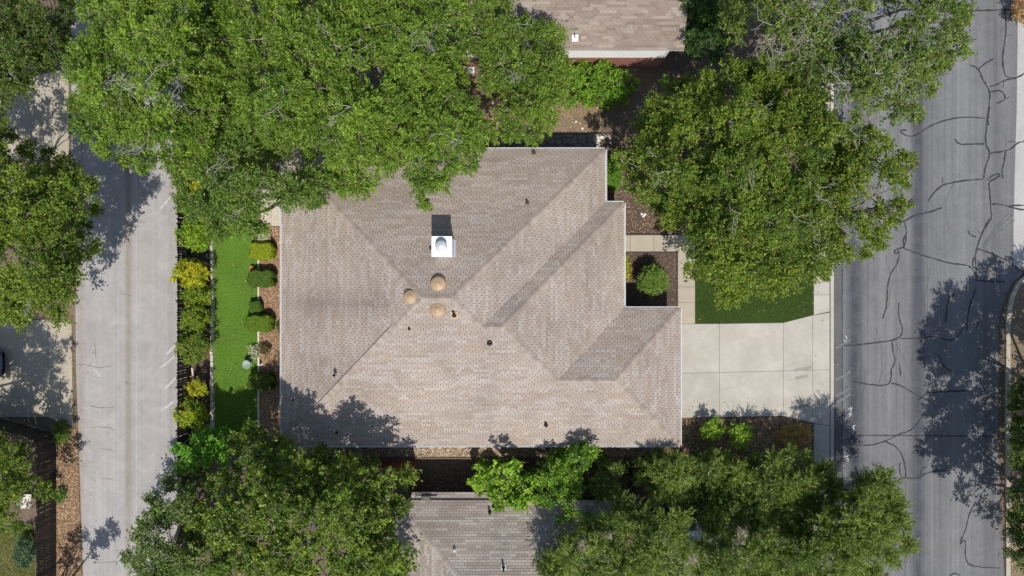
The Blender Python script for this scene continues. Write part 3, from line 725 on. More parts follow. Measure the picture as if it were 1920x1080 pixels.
for dx, dy in ((-s_-.12, 0), (s_+.12, 0)):
    sf = MB(); sf.add([(cx+min(0,dx)*1 if dx < 0 else cx+s_, cy-s_, hz(cx+dx, cy-s_)+.03), (cx+dx if dx > 0 else cx-s_, cy-s_, hz(cx+dx, cy-s_)+.03), (cx+dx if dx > 0 else cx-s_, cy+s_, hz(cx+dx, cy+s_)+.03), (cx+dx if dx < 0 else cx+s_, cy+s_, hz(cx+dx, cy+s_)+.03)], [(0,1,2,3)]); sf.build('flashing', M['flue'], chim)


# domed roof ventilators
def place_on_roof(px, py, up=0.3):
    z = 5.
    for _ in range(6): x, y = XY(px, py, z); z = hz(x, y)+up
    return x, y, hz(x, y)
for px, py, r in ((821,533,.40), (769,557,.37), (820,581,.40)):
    x, y, z = place_on_roof(px, py, .24)
    vb = MB(); vb.lathe((x, y, z-.2), [(r*.62,0),(r*.62,.26)], 20); v_ = vb.build('roof_ventilator', M['vent_dark'], house, False)
    vd = MB(); vd.lathe((x, y, z+.09), [(r*.97,-.02),(r*1.03,0),(r*1.03,.025),(r*.93,.045),(r*.80,.085),(r*.58,.12),(r*.34,.138),(r*.31,.155),(r*.2,.165),(.01,.168)], 28); vd.build('dome', M['vent_tan'], v_, True)
def vent_pipe(px, py, h, r, mat, flash, zfun, parent, fw=.16):
    z = 4.
    for _ in range(6): x, y = XY(px, py, z); z = zfun(x, y)+h*.5
    z = zfun(x, y)
    b = MB(); q_ = []
    for dx, dy in ((-fw,-fw),(fw,-fw),(fw,fw),(-fw,fw)): q_.append((x+dx, y+dy, zfun(x+dx, y+dy)+.035))
    b.add(q_, [(0,1,2,3)])
    f_ = b.build('vent_pipe', flash, parent)
    p = MB(); p.lathe((x, y, z-.1), [(r*1.7,0),(r*1.6,.18),(r,.26),(r,h+.1),(r*.75,h+.1),(r*.75,h-.02)], 10); p.build('pipe', mat, f_, False)
for px, py, h, r, fl_, fw in ((851,592,.55,.075,'vent_tan',.2),(767,617,.22,.05,'vent_tan',.1),(918,643,.2,.1,'vent_tan',.12),(626,704,.25,.05,'vent_tan',.09),(549,750,.22,.05,'vent_tan',.1),(631,812,.25,.05,'vent_tan',.12),(1024,798,.4,.075,'vent_tan',.14),(989,380,.28,.06,'vent_brown',.1),(1001,286,.2,.08,'vent_brown',.1),(807,466,.2,.05,'vent_brown',.06)):
    vent_pipe(px, py, h, r, M['vent_dark' if fl_ == 'vent_tan' else 'vent_brown'], M[fl_], hz, house, fw)

# --- the house to the north (brick, white gable siding)
nh = empty('house', (4, 17, 0), 'brick house with brown shingle roof and white siding under its eave', 'house')
NE, NP = 3.05, .30
nx0, nx1, ny0, ny1 = -4.6, 9.68, 13.33, 23.0
nmid = (ny0+ny1)/2
nzf = lambda x, y: NE+NP*(y-ny0)
nzb = lambda x, y: NE+NP*(ny1-y)
nr = nzf(0, nmid)
deck = MB(); deck.add([(nx0,ny0,NE),(nx1,ny0,NE),(nx1,nmid,nr),(nx0,nmid,nr),(nx1,ny1,NE),(nx0,ny1,NE)]+[(nx0,ny0,NE-.12),(nx1,ny0,NE-.12),(nx1,nmid,nr-.12),(nx0,nmid,nr-.12),(nx1,ny1,NE-.12),(nx0,ny1,NE-.12)],
    [(0,1,2,3),(3,2,4,5),(6,9,8,7),(9,11,10,8),(0,6,7,1),(1,7,8,2),(2,8,10,4),(4,10,11,5),(5,11,9,3),(3,9,6,0)])
nroof = deck.build('roof', M['white_trim'], nh)
NPAL = [(.222,.172,.144),(.254,.205,.172),(.234,.184,.156),(.198,.152,.128),(.278,.234,.198)]
shingle_roof(nroof, [([[(nx0,ny0),(nx1,ny0),(nx1,nmid),(nx0,nmid)]], (0,1), NP, nzf), ([[(nx1,ny1),(nx0,ny1),(nx0,nmid),(nx1,nmid)]], (0,-1), NP, nzb)], NPAL, w=.29, ex=.15, gap=.006, var=.07, run=.45)
wy = 13.36; wx = 8.86
for nm, z0, z1, mt_, ins in (('brick_wall', 0, 1.72, 'brick', 0.), ('siding', 1.722, 2.92, 'siding', .012)):
    b = MB(); b.box(nx0+.7, wx-ins, wy+ins, ny1-.6, z0, z1); b.build(nm, M[mt_], nh)
g_ = MB(); g_.add([(wx-.02, wy+.03, 2.92), (wx-.02, ny1-.62, 2.92), (wx-.02, nmid, nr-.14)], [(0,1,2)]); g_.build('gable', M['siding'], nh)
tr = MB(); tr.box(wx-.14, wx+.012, wy-.012, wy+.12, 1.722, 2.91); tr.build('corner_trim', M['white_trim'], nh)
vent_pipe(1079, 69, .45, .055, M['white'], M['white'], nzf, nh, .17)

# --- the house to the south
sh = empty('house', (0, -18, 0), 'grey brown hip roofed house south of the gravel side yard', 'house')
SE, SP = 2.6, .42
sx0, sx1, sy1, sy0 = -6.66, 6.0, -12.04, -26.0
shw = (sx1-sx0)/2; sA = (sx0+shw, sy1-shw); sB = (sx0+shw, sy0+shw)
szN = lambda x, y: SE+SP*(sy1-y); szW = lambda x, y: SE+SP*(x-sx0); szE = lambda x, y: SE+SP*(sx1-x); szS = lambda x, y: SE+SP*(y-sy0)
sz = lambda x, y: min(szN(x,y), szW(x,y), szE(x,y), szS(x,y))
sf_ = [([[(sx1,sy1),(sx0,sy1),sA]], (0,-1), SP, szN), ([[(sx0,sy1),(sx0,sy0),sB,sA]], (1,0), SP, szW), ([[(sx1,sy0),(sx1,sy1),sA,sB]], (-1,0), SP, szE), ([[(sx0,sy0),(sx1,sy0),sB]], (0,1), SP, szS)]
sroof = roof_deck('roof', [[(x, y, f[3](x, y)) for x, y in f[0][0]] for f in sf_], [(sx0,sy0),(sx1,sy0),(sx1,sy1),(sx0,sy1)], SE, M['deck'], sh)
SPAL = [(.275,.235,.20),(.31,.27,.235),(.25,.21,.178),(.33,.295,.26)]
shingle_roof(sroof, sf_, SPAL, w=.33, ex=.15, gap=.016, var=.06)
ridge_caps(sroof, [(Vector((sx0,sy1,SE)), Vector((*sA, sz(*sA)))), (Vector((sx1,sy1,SE)), Vector((*sA, sz(*sA)))), (Vector((*sB, sz(*sB))), Vector((*sA, sz(*sA))))], [(.30,.26,.225),(.33,.29,.255)], sz)
b = MB(); b.box(sx0+.5, sx1-.5, sy0+.5, sy1-.5, 0, SE-.195); b.build('wall', M['house_brick'], sh)
# lower eave strip along its north side
lx0, lx1 = -5.75, -1.3; ly = -11.66
lz = lambda x, y: 2.36+.35*(ly-y)
b = MB(); b.add([(lx0,ly,2.36),(lx1,ly,2.36),(lx1,sy1-.01,lz(0,sy1-.01)),(lx0,sy1-.01,lz(0,sy1-.01)),(lx0,ly,2.28),(lx1,ly,2.28),(lx1,sy1-.01,2.3),(lx0,sy1-.01,2.3)],
    [(1,0,3,2),(4,5,6,7),(0,1,5,4),(1,2,6,5),(3,0,4,7)])
low = b.build('porch_roof', M['deck'], sh)
shingle_roof(low, [([[(lx1,ly),(lx0,ly),(lx0,sy1-.01),(lx1,sy1-.01)]], (0,-1), .35, lz)], SPAL, w=.33, ex=.15, gap=.016, keep=0+12, var=.06)
b = MB(); b.box(-5.15, -4.6, sy1-.02, sy1+.22, 2.55, 2.64); mt_ = b.build('mount_plate', M['fence_grey'], sh)
b = MB(); b.tube([(-5.1,sy1+.1,2.66),(-5.45,sy1+.1,2.68),(-5.45,sy1+.42,2.72),(-5.1,sy1+.5,2.8)], .028); b.tube([(-4.65,sy1+.1,2.66),(-4.25,sy1+.12,2.66)], .045); b.build('bracket', M['vent_dark'], mt_)
for px, py, h in ((944,1067,.5), (852,1032,.25), (918,962,.4)): vent_pipe(px, py, h, .06, M['vent_dark' if h > .3 else 'white'], M['white' if h > .3 else 'vent_tan'], sz, sh, .12 if h > .4 else .06)

# ------------------------------------------------------------------ fences and walls
def picket_mesh(w, h, t=.02):
    me = bpy.data.meshes.new('picket')
    v = [(-w/2,-t/2,.03),(w/2,-t/2,.03),(w/2,t/2,.03),(-w/2,t/2,.03)]
    hh = [(w/2,h-.05),(w/2-.03,h),(-w/2+.03,h),(-w/2,h-.05)]
    vv = v+[(x,-t/2,z) for x, z in hh]+[(x,t/2,z) for x, z in hh]
    f = [(0,1,4,5,6,7),(2,3,11,10,9,8),(1,2,8,4),(4,8,9,5),(5,9,10,6),(6,10,11,7),(7,11,3,0)]
    me.from_pydata(vv, [], f); me.update(); return me
def fence(label, a, b, h, mat, pitch=.15, w=.13, side=1, group=None, cap=False):
    a = Vector((*a, 0)); b = Vector((*b, 0)); d = (b-a); L = d.length; d = d/L; n_ = Vector((-d.y, d.x, 0))*side
    root = empty('wooden_fence', (a+b)/2, label, 'fence', group); me = picket_mesh(w, h); me.materials.append(mat); base = (a+b)/2
    ang = math.atan2(d.y, d.x)
    for i in range(int(L/pitch)):
        o = bpy.data.objects.new('picket', me); COL.objects.link(o); o.parent = root
        o.location = a+d*(i+.5)*pitch-base; o.rotation_euler = (random.gauss(0,.008), random.gauss(0,.008), ang+random.gauss(0,.02)); o.scale = (1, 1, random.uniform(.985, 1.015))
    for z in (.35, 1.0, h-.3):
        m_ = MB(); q_ = [a+n_*.012, b+n_*.012, b+n_*.052, a+n_*.052]; m_.prism([(v.x, v.y) for v in q_], z, z+.085); m_.build('rail', mat, root)
    k = max(1, int(L/2.4))
    for i in range(k+1):
        c = a+d*min(L-.05, max(.05, L*i/k))+n_*.10; m_ = MB(); m_.box(c.x-.045, c.x+.045, c.y-.045, c.y+.045, 0, h-.08); m_.build('post', mat, root)
    if cap:
        m_ = MB(); q_ = [a-n_*.05, b-n_*.05, b+n_*.07, a+n_*.07]; m_.prism([(v.x, v.y) for v in q_], h+.03, h+.06); m_.build('cap_rail', mat, root)
    return root
fx = XY(332, 540, 1.8)[0]
fence('long dark picket fence between the pale alley and the shrub bed', (fx, XY(0, 1110)[1]), (fx, XY(0, 250)[1]), 1.8, M['fence_dark'], pitch=.152, w=.138, side=1)
fence('dark picket fence beside the brown leaf strip on the alley', XY(106, 1110), XY(106, 815), 1.8, M['fence_dark'], pitch=.15, w=.135, side=1)
fence('dark picket fence along the edge of the shaded neighbour driveway', XY(-60, 766), XY(104, 813), 1.8, M['fence_dark'], pitch=.15, w=.135, side=-1)
fence('red stained cedar fence facing the gravel beside the house', XY(600, 864), XY(781, 864), 1.75, M['fence_red'], pitch=.145, w=.14, side=-1)
fence('short red stained fence running back to the south house', XY(781, 867), XY(780, 925), 1.75, M['fence_red'], pitch=.145, w=.14, side=-1)
fence('weathered grey fence under the trees south of the house', XY(1005, 918), XY(1250, 915), 1.75, M['fence_grey'], pitch=.15, w=.14, side=-1)
fence('dark fence stub crossing the bed end near the alley', XY(356, 868), XY(395, 868), 1.7, M['fence_red'], pitch=.15, w=.14, side=1, cap=True)
fence('narrow dark gate fence between the small trees', XY(1178, 868), XY(1178, 912), 1.7, M['fence_dark'], pitch=.15, w=.14, side=1)

# low block wall between bed and lawn
wall = empty('low_block_wall', (*XY(400, 600), 0), 'low wall of pale limestone blocks edging the artificial lawn', 'wall')
ya, yb = XY(400, 300)[1], XY(400, 815)[1]; x_ = XY(400, 0)[0]
bm_ = bpy.data.meshes.new('block'); v = []; bx = MB(); bx.box(-.085, .085, -.19, .19, 0, .26)
bm_.from_pydata([(x*(.93 if z > .2 else 1), y*(.97 if z > .2 else 1), z) for x, y, z in bx.v], [], bx.f); bm_.materials.append(M['limestone'])
y = yb
while y < ya:
    L = random.uniform(.34, .46)
    o = bpy.data.objects.new('block', bm_); COL.objects.link(o); o.parent = wall
    o.location = (x_+random.gauss(0,.012)-wall.location.x, y+L/2-wall.location.y, 0); o.scale = (random.uniform(.9,1.1), L/.40, random.uniform(.92,1.05)); o.rotation_euler = (0, 0, random.gauss(0,.02)); y += L
# pale edging of the mulch bed, and steel edging
def edging(label, pts, w, h, mat, z0=-.02):
    m_ = MB()
    for a, b in zip(pts, pts[1:]):
        a = Vector(XY(*a)); b = Vector(XY(*b)); d = (b-a).normalized(); nn = Vector((-d.y, d.x))*w/2
        L = (b-a).length; k = max(1, int(L/1.2))
        for i in range(k):
            p = a+d*(L*i/k+.004); q_ = a+d*(L*(i+1)/k-.004)
            m_.prism([tuple(p-nn), tuple(q_-nn), tuple(q_+nn), tuple(p+nn)], z0, h+random.uniform(0,.01))
    o = m_.build('garden_edging', mat); tag(o, label, 'edging'); return o
edging('pale concrete edging between artificial lawn and orange mulch bed', [(485.5,425),(485.5,812)], .10, .10, M['limestone'])
edging('black steel edging round the square mulch bed', [(1172,473.2),(1269,473.2),(1269.3,577)], .05, .17, M['metal_edge'])
edging('black steel edging between bare dirt and flagstone path', [(880,250),(1190,250)], .05, .12, M['metal_edge'])
edging('dark edging along the bed above the front walk', [(1150,440),(1268,440)], .05, .17, M['metal_edge'])
edging('dark timber edging along the gravel side strip', [(790,859),(1000,859)], .06, .07, M['vent_brown'])

# flagstone path: every stone its own part
def voronoi_cells(x0, x1, y0, y1, n_, relax=2):
    pts = np.c_[rng.uniform(x0, x1, n_), rng.uniform(y0, y1, n_)]; cells = []
    for it in range(relax+1):
        cells = []
        for i in range(n_):
            c = [(x0,y0),(x1,y0),(x1,y1),(x0,y1)]
            for j in range(n_):
                if i == j or np.linalg.norm(pts[i]-pts[j]) > 2.2: continue
                m_ = (pts[i]+pts[j])/2; d = pts[i]-pts[j]; t_ = np.array((d[1], -d[0]))
                a = m_-t_*50; b = m_+t_*50
                if (b[0]-a[0])*(pts[i][1]-a[1])-(b[1]-a[1])*(pts[i][0]-a[0]) < 0: a, b = b, a
                # clip by a half plane
                out = []; side = lambda p: (b[0]-a[0])*(p[1]-a[1])-(b[1]-a[1])*(p[0]-a[0])
                for k in range(len(c)):
                    p, q_ = c[k-1], c[k]; sp, sq = side(p), side(q_)
                    if (sp < 0) != (sq < 0): t2 = sp/(sp-sq); out.append((p[0]+(q_[0]-p[0])*t2, p[1]+(q_[1]-p[1])*t2))
                    if sq >= 0: out.append(q_)
                c = out
                if not c: break
            cells.append(c)
        if it < relax: pts = np.array([np.mean(c, 0) if c else pts[i] for i, c in enumerate(cells)])
    return cells
fp = sheet('flagstone_path', [(880,251),(1190,251),(1190,290),(880,290)], -.05, .025, plain('path grout', (.06,.055,.05), .95))
fx0, fy1 = XY(882, 251.5); fx1, fy0 = XY(1188, 289)
for c in voronoi_cells(fx0, fx1, fy0, fy1, 62, 1):
    if len(c) < 3: continue
    ce_ = np.mean(c, 0); pts = [tuple(ce_+(np.array(p)-ce_)*(1-.035/max(.1, np.linalg.norm(np.array(p)-ce_)))) for p in c]
    m_ = MB(); m_.prism(pts, .0, .045+random.uniform(0, .012)); m_.build('flagstone', M['flag'], fp)

# ------------------------------------------------------------------ rocks and small garden things
def rock(px, py, r, z, label, mat, cat='rock', group=None, name='rock'):
    x, y, _ = P(px, py, z); rr = random.Random(int(px*7+py)); m_ = MB()
    prof = [(r*.7,-.02),(r*1.0,r*.25),(r*.85,r*.6),(r*.4,r*.85)]
    m_.lathe((x, y, z), prof, 7)
    m_.v = [(vx+rr.gauss(0,r*.12), vy+rr.gauss(0,r*.12), vz) for vx, vy, vz in m_.v]
    o = m_.build(name, mat, None, origin=(x, y, z)); tag(o, label, cat, group); return o
chips('landscape_rocks', [(1114,257),(1146,255),(1148,290),(1136,276),(1114,276)], .06, 90, .17, [(.50,.41,.35),(.6,.52,.45),(.40,.32,.27)], aspect=.85, tilt=.25, lift=.06)
rock(1080,228,.09,.02,'small pale stone on the bare dirt, nearest the green hedge', M['limestone'])
rock(1092,241,.10,.02,'pale stone on the bare dirt just above the flagstone path', M['limestone'])
for px, py, w_ in ((1203,401,'leftmost'),(1206,405,'lowest'),(1209,402,'rightmost')): rock(px, py, .07, .105, w_+' of three little white stones lying together in the front mulch bed', M['white'], group='white stones in the front bed')
rock(1255,438,.09,.105,'pale stone at the corner of the front bed by the walk', M['limestone'])
rock(1238,395,.06,.105,'small tan stone in the front bed under the oak', M['rock'])
rock(1057,893,.17,.9,'white rounded stone glimpsed among the trees south of the roof', M['white'])

def lathe_thing(name, label, cat, c, prof, mat, n_=14, parent=None):
    m_ = MB(); m_.lathe(c, prof, n_); o = m_.build(name, mat, parent, True, origin=c)
    if parent is None: tag(o, label, cat)
    return o
x, y, _ = P(463, 683, .5)
bb = lathe_thing('bird_bath', 'round glazed bird bath on the artificial lawn edge', 'bird bath', (x, y, .03), [(.17,0),(.13,.06),(.06,.12),(.05,.42),(.10,.47)], M['ceramic'])
lathe_thing('bowl', None, None, (x, y, .5), [(.09,0),(.20,.04),(.25,.10),(.25,.115),(.19,.06),(.02,.035)], M['ceramic'], 18, bb)
x, y, _ = P(473, 503, .2)
fp_ = lathe_thing('flower_pot', 'small terracotta pot at the lawn edge beside a clipped shrub', 'pot', (x, y, .03), [(.09,0),(.13,.24),(.145,.24),(.145,.28),(.115,.28),(.105,.22)], M['terracotta'])
lathe_thing('soil', None, None, (x, y, .24), [(.106,0),(.02,.015)], M['mulch'], 10, fp_)
x, y, _ = P(488, 683, .2)
st = lathe_thing('garden_statue', 'little white statue standing at the mulch bed edging', 'statue', (x, y, .03), [(.10,0),(.10,.05),(.06,.07),(.08,.2),(.05,.30),(.06,.34),(.055,.4),(.02,.44)], M['white'])
x, y, _ = P(390, 480, .15)
m_ = MB()
m_.tube([(x+.12*math.cos(t), y+.12*math.sin(t), .12+.02*math.sin(t*3)) for t in np.linspace(0, 2*math.pi, 17)], .025, 6)
hr = m_.build('hose_ring', M['flue'], None, True, origin=(x, y, .1)); tag(hr, 'pale ring lying in the dark bed beside the block wall', 'ring')
x, y, _ = P(1488, 808, .2)
m_ = MB(); m_.prism([(x-.12,y-.16),(x+.1,y-.17),(x+.13,y+.13),(x-.09,y+.16)], .09, .3)
o = m_.build('meter_box', M['limestone'], None, origin=(x, y, .09)); tag(o, 'small pale utility box in the dry grass by the driveway', 'utility box')
b2 = MB(); b2.prism([(x-.10,y-.13),(x+.08,y-.14),(x+.1,y+.1),(x-.07,y+.13)], .3, .325); b2.build('lid', M['white_trim'], o)
# coiled hose against the south wall
x, y, _ = P(1021, 843, .3); m_ = MB()
for k in range(3): m_.tube([(x+(.30-.03*k)*math.cos(t), y+(.2-.02*k)*math.sin(t), .06+.05*k) for t in np.linspace(0, 2*math.pi, 21)], .022, 6)
o = m_.build('coiled_hose', M['car_blue'], None, True, origin=(x, y, 0)); tag(o, 'dark coiled garden hose on the ground at the south gutter', 'hose')
# white bench beside the north house
x, y, _ = P(876, 131, .45); bn = empty('garden_bench', (x, y, 0), 'white garden bench seen through a gap in the trees by the brick house', 'bench')
m_ = MB(); m_.box(x-.42, x+.42, y-.17, y+.17, .42, .47); m_.build('seat', M['white'], bn)
for dx in (-.36, .36):
    for dy in (-.13, .13): m_ = MB(); m_.box(x+dx-.03, x+dx+.03, y+dy-.03, y+dy+.03, 0, .418); m_.build('leg', M['white'], bn)
# pale square table by the left fence
x, y, _ = P(46, 940, .7); tb = empty('garden_table', (x, y, 0), 'pale square garden table under the tree behind the dark fence', 'table')
m_ = MB(); m_.box(x-.42, x+.42, y-.42, y+.42, .68, .72); m_.build('tabletop', M['limestone'], tb)
for dx in (-.36, .36):
    for dy in (-.36, .36): m_ = MB(); m_.box(x+dx-.03, x+dx+.03, y+dy-.03, y+dy+.03, 0, .678); m_.build('leg', M['limestone'], tb)

# ------------------------------------------------------------------ cars
def car(label, loc, rot, paint):
    root = empty('parked_car', loc, label, 'car'); root.rotation_euler = (0, 0, rot)
    def loc_obj(name, v, f, mat, parent=root, smooth=False):
        me = bpy.data.meshes.new(name); me.from_pydata([tuple(p) for p in v], [], f)
        if smooth: me.polygons.foreach_set('use_smooth', [True]*len(me.polygons))
        me.update(); return link(name, me, mat, parent)
    secs = [(-2.3,.70,.45,.72),(-2.2,.84,.35,.92),(-1.6,.90,.28,.98),(-.6,.92,.26,.98),(.6,.92,.26,.98),(1.1,.91,.26,.95),(1.9,.87,.30,.84),(2.2,.78,.36,.72),(2.32,.6,.45,.6)]
    V = []; F = []
    for x, w, z0, z1 in secs:
        V += [(x,-w*.85,z0),(x,-w,z0+.15),(x,-w*.99,z1-.14),(x,-w*.90,z1-.03),(x,-w*.45,z1),(x,w*.45,z1),(x,w*.90,z1-.03),(x,w*.99,z1-.14),(x,w,z0+.15),(x,w*.85,z0)]
    k = 10
    for i in range(len(secs)-1):
        for j in range(k): F.append((i*k+j, i*k+(j+1) % k, (i+1)*k+(j+1) % k, (i+1)*k+j))
    F += [tuple(range(k-1,-1,-1)), tuple((len(secs)-1)*k+j for j in range(k))]
    body = loc_obj('body', V, F, paint, smooth=True)
    A = dict(bl=(-1.75,.80,.99), fl=(1.12,.80,.97), rb=(-1.2,.62,1.46), rf=(.35,.64,1.47))
    pt = lambda n_, s: (A[n_][0], A[n_][1]*s, A[n_][2])
    loc_obj('roof', [pt('rb',-1),pt('rf',-1),pt('rf',1),pt('rb',1),(-.5,-.66,1.5),(-.5,.66,1.5)], [(0,4,5,3),(4,1,2,5)], paint, smooth=True)
    loc_obj('windscreen', [pt('fl',-1),pt('fl',1),pt('rf',1),pt('rf',-1)], [(0,1,2,3)], M['glass'])
    loc_obj('rear_window', [pt('bl',1),pt('bl',-1),pt('rb',-1),pt('rb',1)], [(0,1,2,3)], M['glass'])
    for s in (-1, 1): loc_obj('side_window', [pt('bl',s),pt('fl',s),pt('rf',s),(-.5,.66*s,1.5),pt('rb',s)], [(0,1,2,3,4)], M['glass'])
    for s in (-1, 1):
        loc_obj('headlight', [(2.0,.60*s,.76),(2.2,.56*s,.66),(2.13,.80*s,.62),(1.95,.85*s,.74)], [(0,1,2,3)], M['lamp_glass']).location = (.03, 0, .03)
        m_ = MB(); m_.box(.85, 1.0, min(.93*s,1.1*s), max(.93*s,1.1*s), .95, 1.08); loc_obj('mirror', m_.v, m_.f, paint)
    for x in (-1.42, 1.42):
        for s in (-1, 1):
            m_ = MB(); m_.lathe((0,0,0), [(.2,-.1),(.31,-.1),(.33,-.06),(.33,.06),(.31,.1),(.2,.1)], 18)
            wv = [(vx, vz, vy) for vx, vy, vz in m_.v]; t_ = loc_obj('wheel', wv, m_.f, M['rubber']); t_.location = (x, .82*s, .33)
            m_ = MB(); m_.lathe((0,0,0), [(.195,-.105),(.195,.105)], 12); loc_obj('rim', [(vx, vz, vy) for vx, vy, vz in m_.v], m_.f, M['alloy'], t_)
    return root
sheet('south_driveway', [(1240,945),(1523,935),(1523,1120),(1240,1120)], -.05, .10, ground_mat('shade darkened driveway', (.20,.18,.15), (.25,.225,.19), (.13,.11,.09), .6, 3., 20., bump=.2))  # concrete colour darkened to stand in for the shade under the trees
cx_, cy_, _ = P(1300, 990, 1.3); car('dark car under the olive green trees by the road with sky mirrored in its windscreen', (cx_-.75, cy_, .10), 0., M['car_black'])
cx_, cy_, _ = P(6, 682, .6); car('dark car nosing into the picture on the shaded neighbour driveway', (cx_-2.32, cy_, .02), 0., M['car_blue'])

# ------------------------------------------------------------------ trees and shrubs
def build_crown(lobes, rad, leaves_per_m2, L, Wd, pal, up=.9, jit=.1, flat=.75, spray=14, zmin=.05, vjit=.22, core=.42, lowcut=-.3, alj=.6, drift=None):
    n_l = len(lobes); ntw = np.maximum(4, (rad**2*math.pi*leaves_per_m2/(L*Wd/2)/spray)).astype(int)
    idx = np.repeat(np.arange(n_l), ntw); n_t = len(idx)
    d = rng.normal(size=(n_t, 3)); d /= np.linalg.norm(d, axis=1)[:, None]
    low = d[:, 2] < lowcut; d[low, 2] *= -1
    if drift is not None: d += drift[idx]; d /= np.linalg.norm(d, axis=1)[:, None]
    end = lobes[idx]+d*(rad[idx]*rng.uniform(.7, 1.12, n_t))[:, None]*np.array((1, 1, flat))
    pal = np.array(pal)*np.array((1.2, 1.2, .88)); lobe_mix = np.clip(rng.normal(.5, .32, n_l), 0, 1)
    base = pal[0]*(1-lobe_mix[:, None])+pal[1]*lobe_mix[:, None]
    tw_val = rng.normal(1, .2, n_t).clip(.5, 1.6)
    it = np.repeat(np.arange(n_t), spray); n_ = len(it)
    t = rng.uniform(core, 1.05, n_)[:, None]
    c = lobes[idx[it]]*(1-t)+end[it]*t+rng.normal(0, jit, (n_, 3))*np.array((1, 1, .7))
    nr_ = rng.normal(size=(n_, 3))*.75; nr_[:, 2] += up; nr_ /= np.linalg.norm(nr_, axis=1)[:, None]
    al = d[it]+rng.normal(0, alj, (n_, 3)); al -= nr_*(al*nr_).sum(1)[:, None]; al /= np.linalg.norm(al, axis=1)[:, None]+1e-9
    sdv = np.cross(nr_, al); s = rng.uniform(.65, 1.3, n_)[:, None]
    a = al*L/2*s; b = sdv*Wd/2*s
    V = np.stack([c-a, c+b+a*.1, c+a, c-b+a*.1], 1)
    V[:, :, 2] = np.maximum(V[:, :, 2], zmin)
    col = base[idx[it]]*(tw_val[it]*rng.normal(1, vjit, n_).clip(.45, 1.7))[:, None]
    if len(pal) > 2:
        k = (rng.random(n_) < .12*t[:, 0]); col[k] = pal[2]*rng.uniform(.7, 1.2, (k.sum(), 1))
    return V.reshape(-1, 3), np.repeat(np.clip(col, .004, .9), 4, 0), end, idx

def poisson(poly, spacing, mind, tries=40):
    lo = np.array(poly).min(0); hi = np.array(poly).max(0); ar = (hi-lo).prod(); n_ = int(ar/spacing**2*tries)
    c = rng.uniform(lo, hi, (n_, 2)); c = c[inside(c, poly)]; c = c[edge_dist(c, poly) > mind]
    keep = np.zeros((0, 2))
    for p in c:
        if len(keep) == 0 or ((keep-p)**2).sum(1).min() > spacing**2: keep = np.vstack([keep, p])
    return keep

def curve(a, b, sag, k=5):
    a = np.array(a, float); b = np.array(b, float); m_ = (a+b)/2+np.array((rng.normal(0, .12), rng.normal(0, .12), sag))*np.linalg.norm(b-a)
    t = np.linspace(0, 1, k)[:, None]; return (1-t)**2*a+2*t*(1-t)*m_+t*t*b

